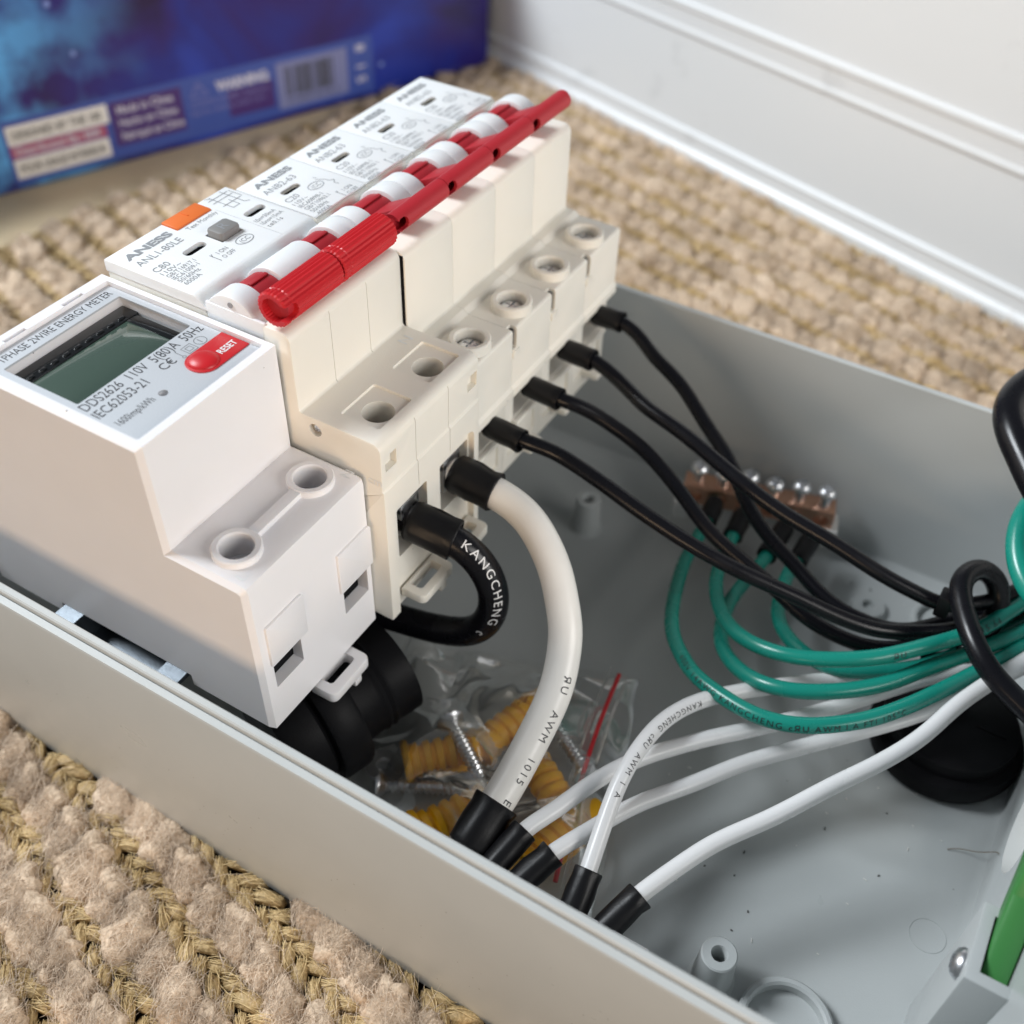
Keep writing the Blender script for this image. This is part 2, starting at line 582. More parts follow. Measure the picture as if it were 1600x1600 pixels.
def cut(body, *cutters):
    """body bmesh minus cutter bmeshes (exact boolean)"""
    me = bpy.data.meshes.new('body'); body.to_mesh(me); body.free()
    a = bpy.data.objects.new('body_tmp', me); COL.objects.link(a)
    tmp = []
    for c in cutters:
        bmesh.ops.recalc_face_normals(c, faces=c.faces)
        mc = bpy.data.meshes.new('cut'); c.to_mesh(mc); c.free()
        b = bpy.data.objects.new('cut_tmp', mc); COL.objects.link(b)
        md = a.modifiers.new('b', 'BOOLEAN'); md.operation = 'DIFFERENCE'; md.object = b; md.solver = 'EXACT'
        tmp.append((b, mc))
    dg = bpy.context.evaluated_depsgraph_get()
    dg.update()
    res = bpy.data.meshes.new_from_object(a.evaluated_get(dg))
    out = bmesh.new(); out.from_mesh(res)
    bpy.data.meshes.remove(res)
    bpy.data.objects.remove(a); bpy.data.meshes.remove(me)
    for b, mc in tmp:
        bpy.data.objects.remove(b); bpy.data.meshes.remove(mc)
    return out


_FC = {}


def text_mesh(s, bold=0.0, spacing=1.0):
    """flat triangulated lettering, cap height 1, starting at 0,0"""
    key = (s, bold, spacing)
    if key not in _FC:
        cu = bpy.data.curves.new('t', 'FONT')
        cu.body = s; cu.size = 1.0; cu.offset = bold; cu.space_character = spacing
        cu.resolution_u = 3
        o = bpy.data.objects.new('t', cu); COL.objects.link(o)
        dg = bpy.context.evaluated_depsgraph_get(); dg.update()
        me = bpy.data.meshes.new_from_object(o.evaluated_get(dg))
        vs = [v.co.copy() for v in me.vertices]; fs = [tuple(p.vertices) for p in me.polygons]
        bpy.data.objects.remove(o); bpy.data.curves.remove(cu); bpy.data.meshes.remove(me)
        _FC[key] = (vs, fs)
    return _FC[key]


CAPH = None


def text_into(bm, s, org, xd, yd, h, width=None, bold=0.0, spacing=1.0, align='l', lift=0.03):
    """letters of cap height h from org along xd with up yd; width squeezes or stretches the line"""
    global CAPH
    if CAPH is None:
        v, _ = text_mesh('H'); CAPH = max(c.y for c in v)
    vs, fs = text_mesh(s, bold, spacing)
    if not vs:
        return bm
    k = h / CAPH
    x0 = min(c.x for c in vs); x1 = max(c.x for c in vs)
    kx = k if width is None else width / (x1 - x0)
    xd = Vector(xd).normalized(); yd = Vector(yd).normalized(); nd = xd.cross(yd)
    sh = 0 if align == 'l' else -(x1 - x0) * kx * (0.5 if align == 'c' else 1)
    nv = [bm.verts.new(Vector(org) + xd * ((c.x - x0) * kx + sh) + yd * (c.y * k) + nd * lift) for c in vs]
    for f in fs:
        try:
            bm.faces.new([nv[i] for i in f])
        except ValueError:
            pass
    return bm


def line_into(bm, a, b, w, nd=(0, 0, 1), lift=0.03):
    a = Vector(a); b = Vector(b); nd = Vector(nd)
    t = (b - a).normalized(); s = nd.cross(t) * (w / 2)
    q = [bm.verts.new(p + nd * lift) for p in (a - s, b - s, b + s, a + s)]
    bm.faces.new(q)


def oval_into(bm, c, rx, ry, w, nd=(0, 0, 1), n=28, lift=0.03, xd=(1, 0, 0)):
    nd = Vector(nd); xd = Vector(xd); yd = nd.cross(xd)
    A = [bm.verts.new(Vector(c) + nd * lift + xd * (rx * cos(2 * pi * k / n)) + yd * (ry * sin(2 * pi * k / n))) for k in range(n)]
    B = [bm.verts.new(Vector(c) + nd * lift + xd * ((rx - w) * cos(2 * pi * k / n)) + yd * ((ry - w) * sin(2 * pi * k / n))) for k in range(n)]
    for k in range(n):
        k2 = (k + 1) % n
        bm.faces.new((A[k], A[k2], B[k2], B[k]))


def tube_text(pts, r, s, s0, ang, h, step=1.2, bold=0.0, spacing=1.05, flip=False, lift=0.05, ref=(-0.55, -0.42, 0.72)):
    """printing wrapped round a cable: starts s0 mm along it, on the side that faces ref, turned by ang"""
    path = spline(pts, step)
    T, U, W = frames(path)
    L = [0.0]
    for i in range(1, len(path)):
        L.append(L[-1] + (path[i] - path[i - 1]).length)
    global CAPH
    if CAPH is None:
        v, _ = text_mesh('H'); CAPH = max(c.y for c in v)
    vs, fs = text_mesh(s, bold, spacing)
    t = bmesh.new()
    nv = [t.verts.new(c) for c in vs]
    for f in fs:
        try:
            t.faces.new([nv[i] for i in f])
        except ValueError:
            pass
    bmesh.ops.subdivide_edges(t, edges=[e for e in t.edges if e.calc_length() > 0.18], cuts=2)
    k = h / CAPH
    for v in t.verts:
        sx, sy = v.co.x * k, (v.co.y - CAPH / 2) * k
        d = s0 - sx if flip else s0 + sx
        d = max(0, min(L[-1] - 1e-4, d))
        i = int(np.searchsorted(L, d)) - 1
        i = max(0, min(len(path) - 2, i))
        f = (d - L[i]) / (L[i + 1] - L[i])
        p = path[i].lerp(path[i + 1], f)
        tt = T[i].lerp(T[i + 1], f).normalized()
        up = Vector(ref); up = (up - tt * up.dot(tt))
        if up.length < 0.05:
            up = U[i]
        up.normalize()
        side = tt.cross(up)            # right-hand side of the running direction
        a = ang + (sy / r if flip else -sy / r)
        v.co = p + (up * cos(a) + side * sin(a)) * (r + lift)
    return t


def copy_tree(o, parent=None):
    c = o.copy(); COL.objects.link(c)
    c.parent = parent
    for ch in list(o.children):
        copy_tree(ch, c)
    return c


# ------------------------------------------------------------------ the setting: floor, rug, panel behind
ZC = -43.0                                   # top of the rug's foundation
fl = obj('floor', box(-1500, 1500, -1500, 1500, ZC - 14, ZC - 10), 'floor_mat', smooth=0)
fl['kind'] = 'structure'

# rug: rows of thick wool stitches between chains of jute
T_ROW = np.array([-0.278, -0.9606]); N_ROW = np.array([0.9606, -0.278])
PITCH = 15.0
ED0 = np.array([137.0, 219.0]); EDD = np.array([0.976, -0.217]); EDN = np.array([0.217, 0.976])   # far edge of the rug


def rug_edge(x, y):
    return (x - ED0[0]) * EDN[0] + (y - ED0[1]) * EDN[1]


rb = bmesh.new()
q = []
for (x, y) in ((-420, -520), (620, -520)):
    q.append((x, y))
for t in (620, -420):
    k = (t - ED0[0]) / EDD[0]
    q.append((t, ED0[1] + EDD[1] * k))
prism(q, 'z', ZC - 9.9, ZC - 0.6, 0, rb)
rug = obj('rug', rb, 'rug_base', smooth=0)
rug['kind'] = 'structure'
rug_w = np.array(rug.location) / S


def blob_template(L, Wd, H, seed, nu=20, nv=18, plies=3, twist=2.6, groove=0.20, rough=0.46):
    """a fat twisted-yarn stitch lying along x, belly up; centre at the origin"""
    vs, fs = [], []
    for i in range(nu + 1):
        u = i / nu
        th = pi * u
        x = -cos(th) * L / 2
        rad = sin(th) ** 0.75
        for j in range(nv):
            ph = 2 * pi * j / nv
            g = 1 + groove * cos(plies * ph + twist * u * pi)
            nz = 1 + rough * noise.noise(Vector((x * 0.30 + seed * 9, cos(ph) * 1.4, sin(ph) * 1.4))) + 0.18 * noise.noise(Vector((x * 0.7 + seed * 3, cos(ph) * 3.7, sin(ph) * 3.7)))
            bend = -0.9 * (u - 0.5) ** 2 * 4 * (H * 0.30)
            vs.append((x, rad * g * nz * cos(ph) * Wd / 2, rad * g * nz * sin(ph) * H + bend))
    for i in range(nu):
        for j in range(nv):
            j2 = (j + 1) % nv
            fs.append((i * nv + j, (i + 1) * nv + j, (i + 1) * nv + j2, i * nv + j2))
    return np.array(vs), fs


def jute_template(L, Wd, H, seed, nu=9, strands=6):
    """a flat bundle of straw strands, arched, lying along x"""
    vs, fs = [], []
    nv = strands * 2 + 4
    for i in range(nu + 1):
        u = i / nu
        x = (u - 0.5) * L
        tap = 0.45 + 0.55 * sin(pi * min(1, max(0, 0.08 + u * 0.84))) ** 0.6
        arch = H * sin(pi * u) ** 0.8
        for j in range(nv):
            ph = 2 * pi * j / nv
            r = 1 + (0.17 if j % 2 else -0.13)
            nz = 0.10 * noise.noise(Vector((x * 0.8 + seed * 5, j * 1.3, seed)))
            y = cos(ph) * Wd / 2 * tap * (r + nz)
            z = sin(ph) * Wd * 0.33 * (r + nz) + arch
            vs.append((x + 0.3 * sin(j * 2.1 + seed), y, z))
    for i in range(nu):
        for j in range(nv):
            j2 = (j + 1) % nv
            fs.append((i * nv + j, (i + 1) * nv + j, (i + 1) * nv + j2, i * nv + j2))
    fs.append(tuple(range(nv))); fs.append(tuple(range(nu * nv, nu * nv + nv))[::-1])
    return np.array(vs), fs


WOOL_T = [blob_template(15.5, 8.8, 4.3, k) for k in range(8)]
JUTE_T = [jute_template(7.4, 3.1, 1.5, k) for k in range(4)]


def np_mesh(name, vs, fs, mat):
    me = bpy.data.meshes.new(name)
    me.from_pydata((np.asarray(vs) * S).tolist(), [], fs)
    me.materials.append(MAT[mat])
    me.polygons.foreach_set('use_smooth', [True] * len(me.polygons))
    me.update()
    return me


WOOL_ME = [np_mesh('wool_stitch', v, f, 'wool') for v, f in WOOL_T]
JUTE_ME = [np_mesh('jute_stitch', v, f, 'jute') for v, f in JUTE_T]


C_MM = np.array([-85.73, -137.78, 184.92])
Rm = np.array([RIGHT, DOWN, FWD])


def seen(x, y, z, pad=60):
    """is the spot inside the picture, and not under the enclosure"""
    v = Rm @ (np.array([x, y, z]) - C_MM)
    if v[2] < 20:
        return None
    u = 800 + 1691.4 * v[0] / v[2]; w = 800 + 1691.4 * v[1] / v[2]
    if not (-pad < u < 1600 + pad and -pad < w < 1600 + pad):
        return None
    return v[2]


def covered(x, y):
    return -12.2 < x < 159 and -182 < y < 62


def rot2(a):
    return np.array([[cos(a), -sin(a), 0], [sin(a), cos(a), 0], [0, 0, 1]])


wool, jute = [], []
ang_t = math.atan2(T_ROW[1], T_ROW[0])
for k in range(-14, 34):
    r0 = -13.2 + PITCH * k
    ph = random.random() * 9
    for m in range(-70, 70):
        s = m * 9.4 + ph + random.uniform(-0.9, 0.9)
        x, y = N_ROW * (r0 + random.uniform(-0.7, 0.7)) + T_ROW * s
        if covered(x, y) or rug_edge(x, y) > -3:
            continue
        d = seen(x, y, ZC)
        if d is None or x > 410:
            continue
        wool.append((d, x, y, ZC + 1.3 + random.uniform(-0.6, 0.8), ang_t - radians(31 + random.uniform(-17, 17)), random.uniform(0.80, 1.18)))
    r1 = r0 + 7.6
    ph = random.random() * 5
    for m in range(-130, 130):
        s = m * 5.1 + ph
        for side in (-1, 1):
            x, y = N_ROW * (r1 + side * 1.95 + random.uniform(-0.25, 0.25)) + T_ROW * (s + (1.6 if side > 0 else 0) + random.uniform(-0.5, 0.5))
            if covered(x, y) or rug_edge(x, y) > -2:
                continue
            d = seen(x, y, ZC, 30)
            if d is None or x > 410:
                continue
            jute.append((d, x, y, ZC + 0.9 + random.uniform(-0.4, 0.5), ang_t + side * radians(34 + random.uniform(-8, 8)), random.uniform(0.85, 1.12)))
wool.sort(); jute.sort()


def place_stitches(lst, tmpl, meshes, name, fieldname, mat, most):
    for (d, x, y, z, a, sc) in lst[:most]:
        o = bpy.data.objects.new(name, random.choice(meshes))
        COL.objects.link(o)
        o.parent = rug
        o.location = (np.array([x, y, z]) - rug_w) * S
        o.rotation_euler = (random.uniform(-0.25, 0.25), random.uniform(-0.12, 0.12), a)
        o.scale = (sc, sc * random.uniform(0.92, 1.1), sc)
    V, F, off = [], [], 0
    for (d, x, y, z, a, sc) in lst[most:]:
        v, f = random.choice(tmpl)
        vv = (v * sc) @ rot2(a).T + np.array([x, y, z]) - rug_w
        V.append(vv)
        F += [tuple(i + off for i in t) for t in f]
        off += len(v)
    if V:
        o = bpy.data.objects.new(fieldname, np_mesh(fieldname, np.concatenate(V), F, mat))
        COL.objects.link(o); o.parent = rug
        o['kind'] = 'stuff'


place_stitches(wool, WOOL_T, WOOL_ME, 'wool_stitch', 'wool_pile', 'wool', 290)
place_stitches(jute, JUTE_T, JUTE_ME, 'jute_stitch', 'jute_weave', 'jute', 290)


def fibres(name, starts, dirs, ups, lens, rad, mat, nseg=4, curl=0.55, lift=0.25):
    """many thin three-sided hairs as one mesh"""
    n = len(starts)
    t = np.linspace(0, 1, nseg + 1)
    side = np.cross(dirs, ups)
    ph = RNG.uniform(0, 6.28, n); amp = RNG.uniform(0.05, curl, n); lf = RNG.uniform(-0.35, lift, n)
    P = np.zeros((n, nseg + 1, 3))
    for i, tt in enumerate(t):
        P[:, i] = (starts + dirs * (lens * tt)[:, None] + side * (lens * amp * (np.sin(ph + 4.0 * tt) - np.sin(ph)) * 0.5)[:, None]
                   + ups * (lens * lf * 4 * tt * (1 - tt) * 0.5 + lens * 0.02)[:, None])
    V = np.zeros((n, nseg + 1, 3, 3))
    for j in range(3):
        a = 2 * pi * j / 3
        o = side * cos(a) + ups * sin(a)
        rr = rad[:, None] * np.array([1.0 if i < nseg else 0.35 for i in range(nseg + 1)])[None, :]
        V[:, :, j] = P + o[:, None, :] * rr[:, :, None]
    V = V.reshape(-1, 3)
    base = (np.arange(n) * (nseg + 1) * 3)[:, None, None, None]
    i = np.arange(nseg)[None, :, None, None] * 3
    j = np.arange(3)[None, None, :, None]
    j2 = (j + 1) % 3
    F = np.concatenate([base + i + j, base + i + j2, base + i + 3 + j2, base + i + 3 + j], axis=3).reshape(-1, 4)
    me = bpy.data.meshes.new(name)
    me.vertices.add(len(V)); me.vertices.foreach_set('co', ((V - rug_w) * S).ravel())
    me.loops.add(F.size); me.loops.foreach_set('vertex_index', F.ravel())
    me.polygons.add(len(F)); me.polygons.foreach_set('loop_start', np.arange(len(F)) * 4)
    me.polygons.foreach_set('use_smooth', np.ones(len(F), bool))
    me.update(calc_edges=True)
    me.materials.append(MAT[mat])
    o = bpy.data.objects.new(name, me); COL.objects.link(o); o.parent = rug
    o['kind'] = 'stuff'
    return o


def wool_fuzz(want_near):
    st, dr, up, ln, rd = [], [], [], [], []
    for (d, x, y, z, a, sc) in wool:
        near = d < 265 and x < 0
        if near != want_near:
            continue
        n = 380 if near else (130 if d < 400 else 60)
        u = RNG.uniform(-0.95, 0.95, n); ph = RNG.uniform(0.03, 0.97, n) * pi
        ax = np.array([cos(a), sin(a), 0]); bx = np.array([-sin(a), cos(a), 0]); kz = np.array([0, 0, 1.0])
        w = np.sqrt(1 - u ** 2) ** 0.9
        nor = bx[None] * np.cos(ph)[:, None] + kz[None] * np.sin(ph)[:, None]
        p = np.array([x, y, z])[None] + ax[None] * (u * 7.5 * sc)[:, None] + bx[None] * (np.cos(ph) * 4.7 * w * sc)[:, None] + kz[None] * (np.sin(ph) * 4.6 * w * sc - u * u * 1.1)[:, None]
        side = np.cross(ax[None], nor)
        al = RNG.normal(0, 0.75, n) + 0.5
        flip = np.where(RNG.random(n) < 0.5, -1.0, 1.0)
        dd = (ax[None] * np.cos(al)[:, None] + side * np.sin(al)[:, None]) * flip[:, None]
        l = RNG.uniform(2.2, 6.5, n) * np.where(RNG.random(n) < 0.08, 2.3, 1.0)
        st.append(p - dd * (l * 0.5)[:, None] * 0.6 + nor * RNG.uniform(-0.1, 0.55, n)[:, None]); dr.append(dd); up.append(nor); ln.append(l)
        rd.append(RNG.uniform(0.03, 0.07, n) * (1.0 if near else 1.9))
    fibres('wool_fuzz', np.concatenate(st), np.concatenate(dr), np.concatenate(up), np.concatenate(ln), np.concatenate(rd), 'wool_fibre', nseg=4 if want_near else 2)
    if not want_near:
        return
    st, dr, up, ln, rd = [], [], [], [], []
    for (d, x, y, z, a, sc) in jute:
        if not (d < 270 and x < 0):
            continue
        n = 13
        aa = a + RNG.normal(0, 0.18, n)
        dd = np.stack([np.cos(aa), np.sin(aa), np.zeros(n)], 1)
        l = RNG.uniform(4.0, 7.5, n)
        off = RNG.uniform(-1.3, 1.3, n)
        p = np.array([x, y, z + 2.1])[None] - dd * (l / 2)[:, None] + np.stack([-np.sin(aa) * off, np.cos(aa) * off, -np.abs(off) * 0.35], 1)
        st.append(p); dr.append(dd); up.append(np.tile([0, 0, 1.0], (n, 1))); ln.append(l); rd.append(RNG.uniform(0.05, 0.12, n))
    fibres('jute_straw', np.concatenate(st), np.concatenate(dr), np.concatenate(up), np.concatenate(ln), np.concatenate(rd), 'jute_fibre', curl=0.2, lift=0.45)


wool_fuzz(True)
wool_fuzz(False)

# cloth binding sewn along the far edge of the rug
bq = []
for (t, w) in ((-260, -2), (420, -2), (420, 46), (-260, 46)):
    p = ED0 + EDD * t + EDN * w
    bq.append((p[0], p[1]))
obj('rug_binding', prism(bq, 'z', ZC - 9.5, ZC + 1.8, 1.2, seg=3), 'twill', rug)

# white painted panel standing on the rug at the right, behind the enclosure
PD = Vector((-0.326, -0.945, 0)); PN = Vector((-0.945, 0.326, 0)); P0 = Vector((399, 153, ZC))


def panel_prism(prof, a, b):
    bm = bmesh.new()
    A = [bm.verts.new(P0 + PD * a + PN * d + Vector((0, 0, h))) for d, h in prof]
    B = [bm.verts.new(P0 + PD * b + PN * d + Vector((0, 0, h))) for d, h in prof]
    bm.faces.new(A); bm.faces.new(B[::-1])
    n = len(prof)
    for i in range(n):
        bm.faces.new((A[i], B[i], B[(i + 1) % n], A[(i + 1) % n]))
    bmesh.ops.recalc_face_normals(bm, faces=bm.faces)
    return bm


pan = thing('painted_door', (340, 0, ZC), 'scuffed white painted door with moulded ridges standing at the rug', 'door')
obj('board', panel_prism([(-14, -0.4), (-0.0, -0.4), (0, 15.6), (-0.2, 53), (-0.6, 66), (-0.6, 190), (-14, 190)], -6, 520), 'white_paint', pan)
obj('skirting', panel_prism(rounded([(-1, -0.3), (3.2, -0.3), (3.2, 6.4), (1.3, 8.2), (1.1, 12.6), (1.6, 14.0), (0.6, 15.6), (-1, 16.0)], [0, 1.4, 1.6, 0.6, 0.6, 0.5, 0.5, 0]), -5.5, 519), 'white_paint', pan)
obj('moulding', panel_prism(rounded([(-1, 53.6), (0.7, 54.0), (0.8, 55.6), (0.1, 57.0), (0.1, 63.0), (0.7, 64.4), (0.6, 66.6), (-1, 67)], [0, 0.8, 0.8, 0.8, 0.8, 0.8, 0.8, 0]), -5.5, 519), 'white_paint', pan)

# dark blue printed box at the back
BX = Vector((0.9216, -0.3880, 0)); BN = Vector((-0.3880, -0.9216, 0)); B0 = Vector((162.4, 248.3, ZC))
tb = thing('printed_box', B0, 'dark blue glossy printed cardboard box standing at the rug edge', 'box')


def bpt(s, h, d=0.0):
    return B0 + BX * s + Vector((0, 0, h)) + BN * d


def brect(s0, h0, s1, h1, d, bm=None, th=0.25):
    new = bmesh.new()
    vs = [new.verts.new(bpt(s, h, dd)) for dd in (d - th, d) for (s, h) in ((s0, h0), (s1, h0), (s1, h1), (s0, h1))]
    for f in ((3, 2, 1, 0), (4, 5, 6, 7), (0, 1, 5, 4), (1, 2, 6, 5), (2, 3, 7, 6), (3, 0, 4, 7)):
        new.faces.new([vs[i] for i in f])
    return merge(bm, new)


tb.rotation_euler = (0, 0, math.atan2(BX.y, BX.x))


def bobj(name, bm, mat, smooth=0):
    """part of the printed box: mesh stored in the box's own turned axes"""
    me = bpy.data.meshes.new(name)
    inv = Matrix.Rotation(-tb.rotation_euler.z, 4, 'Z')
    for v in bm.verts:
        v.co = inv @ ((v.co - B0) * S)
    bm.to_mesh(me); bm.free()
    me.materials.append(MAT[mat])
    o = bpy.data.objects.new(name, me); COL.objects.link(o); o.parent = tb
    return o


bb = brect(-110, 1.9, 249, 84, 0, th=90)
bmesh.ops.bevel(bb, geom=list(bb.edges), offset=1.4, segments=3, profile=0.5, affect='EDGES')
bobj('carton', bb, 'box_art')
bobj('printed_band', brect(8.5, 5.0, 181, 31.5, 0.06, th=0.05), 'art_blue')
for (s0, s1, h0, h1, m) in ((10, 52, 21, 29, 'print_white'), (10, 50, 15.6, 20.6, 'art_pink'), (10, 50, 7.0, 15.0, 'print_white'),
                            (53, 85, 9.8, 28.8, 'art_violet'), (106, 128.5, 9.8, 22, 'art_violet'), (130.5, 167, 7.5, 28.5, 'art_pale')):
    bobj('printed_label', brect(s0, h0, s1, h1, 0.14, th=0.06), m)


def btext(name, items, mat):
    for (s, h, size, txt, w, bold) in items:
        bm = bmesh.new()
        text_into(bm, txt, bpt(s, h, 0.17), BX, (0, 0, 1), size, w, bold)
        bobj(name, bm, mat)


btext('label_lettering', [(12, 23.2, 3.4, 'DESIGNED BY THE 100', 37, 0.02), (12, 9.2, 3.4, 'POUR USAGE INTERIEUR', 36, 0.02)], 'print_dark')
btext('label_lettering', [(12, 16.6, 3.2, 'Distributed By: MM', 35, 0.02), (56, 23.6, 3.2, 'Made in China', 25, 0.02), (56, 18.0, 3.2, 'Hecho en China', 26, 0.02),
                          (56, 12.2, 3.2, 'Fabriqué en Chine', 28, 0.02), (101, 22.8, 4.2, 'WARNING:', 26, 0.05)], 'art_text')
btext('label_lettering', [(88, 18.2, 2.4, 'CHOKING HAZARD - Small parts.', 38, 0.0), (88, 14.4, 2.4, 'Not for children under 3 yrs.', 36, 0.0)], 'art_dim')
wb = bmesh.new()
for a, b in (((89, 22.6), (97, 22.6)), ((97, 22.6), (93, 28.6)), ((93, 28.6), (89, 22.6)), ((93, 24.6), (93, 26.8))):
    line_into(wb, bpt(*a), bpt(*b), 0.5, BN, 0.2)
bobj('warning_triangle', wb, 'art_dim')
bc = bmesh.new()
s = 135.0
while s < 160:
    w = random.choice((0.3, 0.5, 0.8, 1.1))
    line_into(bc, bpt(s, 12.5), bpt(s, 26.0), w, BN, 0.2)
    s += w + random.choice((0.3, 0.5, 0.7, 1.0))
text_into(bc, '0 73000 06158 3', bpt(135, 9.4, 0.17), BX, (0, 0, 1), 2.0, 26)
bobj('barcode', bc, 'print_dark')
for h, t in ((25.0, '8'), (17.5, '1'), (10.5, '5')):
    ib = bmesh.new()
    text_into(ib, t, bpt(176.5, h, 0.17), (0, 0, 1), -BX, 4.5, None, 0.03)
    bobj('label_lettering', ib, 'art_text')

# ------------------------------------------------------------------ enclosure
enc = thing('electrical_enclosure', (70, -62, ZC + 0.5), 'open light grey plastic electrical enclosure box on the woven rug', 'enclosure')


def rrect(x0, x1, y0, y1, r, n=6):
    out = []
    for (cx, cy, a0) in ((x1 - r, y1 - r, 0), (x0 + r, y1 - r, pi / 2), (x0 + r, y0 + r, pi), (x1 - r, y0 + r, 1.5 * pi)):
        for k in range(n + 1):
            a = a0 + (pi / 2) * k / n
            out.append((cx + r * cos(a), cy + r * sin(a)))
    return out


ZF = -38.0                                   # inside floor
EX0, EX1, EY0, EY1 = -10.5, 154.5, -176.0, 56.0      # inside of the rim
shell = bmesh.new()
loops = []
for (off, z, r) in ((2.1, ZC + 0.8, 5), (2.7, ZC + 1.6, 5.5), (3.6, 17.9, 6.2), (3.3, 18.6, 6), (1.9, 18.7, 5), (1.75, 18.0, 5), (1.65, 19.7, 4.6), (1.35, 20.0, 4.4),
                    (0.3, 20.0, 4), (0.0, 19.7, 4), (-1.1, ZF + 2.0, 4), (-1.6, ZF + 0.6, 4), (-3.0, ZF, 3)):
    loops.append([shell.verts.new((x, y, z)) for x, y in rrect(EX0 - off, EX1 + off, EY0 - off, EY1 + off, r)])
for A, B in zip(loops[:-1], loops[1:]):
    n = len(A)
    for k in range(n):
        shell.faces.new((A[k], B[k], B[(k + 1) % n], A[(k + 1) % n]))
shell.faces.new(loops[0]); shell.faces.new(loops[-1][::-1])
bmesh.ops.recalc_face_normals(shell, faces=shell.faces)
shell = cut(shell, cyl((70, -200, -14), (70, -150, -14), 11.5, 40))
obj('shell', shell, 'box_grey', enc, smooth=30)


def standoff(x, y, h, r0, r1, ri):
    return lathe([(r0 + 0.8, 0), (r0, 0.6), (r1, h - 0.3), (r1 - 0.3, h), (ri + 0.2, h), (ri, h - 0.3), (ri, h - 6), (0, h - 6)], (x, y, ZF - 0.05), n=36)


for a in ((119.5, -48.5, 11.5, 4.1, 3.5, 1.5), (17.5, -131.5, 11.5, 4.2, 3.7, 1.55)):
    obj('standoff', standoff(*a), 'box_grey', enc)
obj('screw_boss', lathe([(5.2, 0), (4.6, 1.5), (4.2, 2.0), (1.9, 2.0), (1.6, 1.6), (1.6, 0.4), (0, 0.4)], (132.5, -128.6, ZF - 0.05), n=36), 'box_grey', enc)
obj('knockout_ring', ring((137.5, -148.5, ZF - 0.05), (137.5, -148.5, ZF + 1.8), 9.2, 7.4, 48, bev=0.5), 'box_grey', enc)
obj('knockout_ring', ring((15.5, -148.0, ZF - 0.05), (15.5, -148.0, ZF + 3.0), 9.6, 7.8, 48, bev=0.5), 'box_grey', enc)
obj('moulding_mark', ring((49.8, -167.6, ZF - 0.05), (49.8, -167.6, ZF + 0.10), 3.9, 3.7, 48, bev=0.02), 'box_grey', enc)
# latch pocket on the end wall
pk = cut(box(18, 33.5, -176.0, -168.4, ZF - 0.1, 8.0, 0.5), box(20.2, 31.4, -180, -170.6, -20, 30))
obj('latch_pocket', pk, 'box_grey', enc)

# green latch standing in the pocket
gl = bmesh.new()
prism(rounded([(20.4, 1.5), (24.0, 0.6), (46, 16.0), (52, 24.0), (50, 30.0), (42, 27.0), (33, 14.0), (20.6, 5.5)], 1.2), 'y', -175.6, -171.0, 0.8, gl)
latch = obj('latch_lever', gl, 'green_latch')
tag(latch, 'green plastic latch lever standing in the grey pocket at the end wall', 'latch')

# round headed screw on the pocket face
def pan_screw(o, axis, rh, hh, rs, ls, bm=None, n=28):
    b = lathe([(0, hh), (rh * 0.45, hh * 0.97), (rh * 0.8, hh * 0.72), (rh, hh * 0.2), (rh, 0), (rs, 0), (rs, -ls), (0, -ls - rs)], o, axis, n)
    d, u, w = frame_from(axis)
    o = Vector(o)
    c1 = bmesh.new()
    for (p, q_) in ((u, w), (w, u)):
        t = bmesh.new(); bmesh.ops.create_cube(t, size=1)
        for v in t.verts:
            v.co = o + p * (v.co.x * rh * 1.15) + q_ * (v.co.y * rh * 0.24) + d * (hh * 1.05 + v.co.z * hh * 0.9)
        merge(c1, t) if False else None
        b = cut(b, t)
    c1.free()
    return merge(bm, b)


sc = obj('wall_screw', pan_screw((22.6, -168.35, 3.6), (0, 1, 0.0), 2.9, 1.7, 1.3, 3), 'zinc')
tag(sc, 'shiny round-headed screw in the grey latch pocket face', 'screw')

# mounting rail
rail_prof = [(20.0, 3.0), (14.5, 3.0), (14.5, -4.0), (-9.5, -4.0), (-9.5, 3.0), (-15.0, 3.0), (-15.0, 2.0), (-10.5, 2.0), (-10.5, -5.0), (15.5, -5.0), (15.5, 2.0), (20.0, 2.0)]
rl = obj('mounting_rail', prism(rail_prof, 'x', -8.5, 151, 0.15), 'steel_dark')
tag(rl, 'zinc plated steel mounting rail running under the meter and breakers', 'rail')
# ------------------------------------------------------------------ breakers


def screw_head(x, y, z, r):
    """sunken terminal screw with a cross recess"""
    return pan_screw((x, y, z), (0, 0, 1), r, 1.2, r * 0.6, 3)


def clip_loop(x0, x1, y0, y1, z0, z1, t=2.0):
    """white loop of a rail clip sticking out under a module"""
    a = prism(rounded([(x0, y1), (x0, y0), (x1, y0), (x1, y1)], [0.3, 1.6, 1.6, 0.3]), 'z', z0, z1, 0.45)
    a = cut(a, prism(rounded([(x0 + t, y1 - 0.8), (x0 + t, y0 + t), (x1 - t, y0 + t), (x1 - t, y1 - 0.8)], 0.8), 'z', z0 - 2, z1 + 2))
    box((x0 + x1) / 2 + 1.0, (x0 + x1) / 2 + 3.4, y0 + 0.3, y0 + 2.4, z0 - 2.6, z0 + 0.3, 0.5, a)
    return a


HY, HZ = -7.6, 64.5          # toggle axis
BY, BZ = -19.7, 73.0         # handle bar axis


def cheek(x0, x1, r=6.7):
    poly = [(HY + r * cos(t), HZ + r * sin(t)) for t in [pi * k / 24 for k in range(25)]]
    poly = poly + [(HY - r, 63.0), (HY + r, 63.0)]
    return prism(poly, 'x', x0, x1, 0.3)


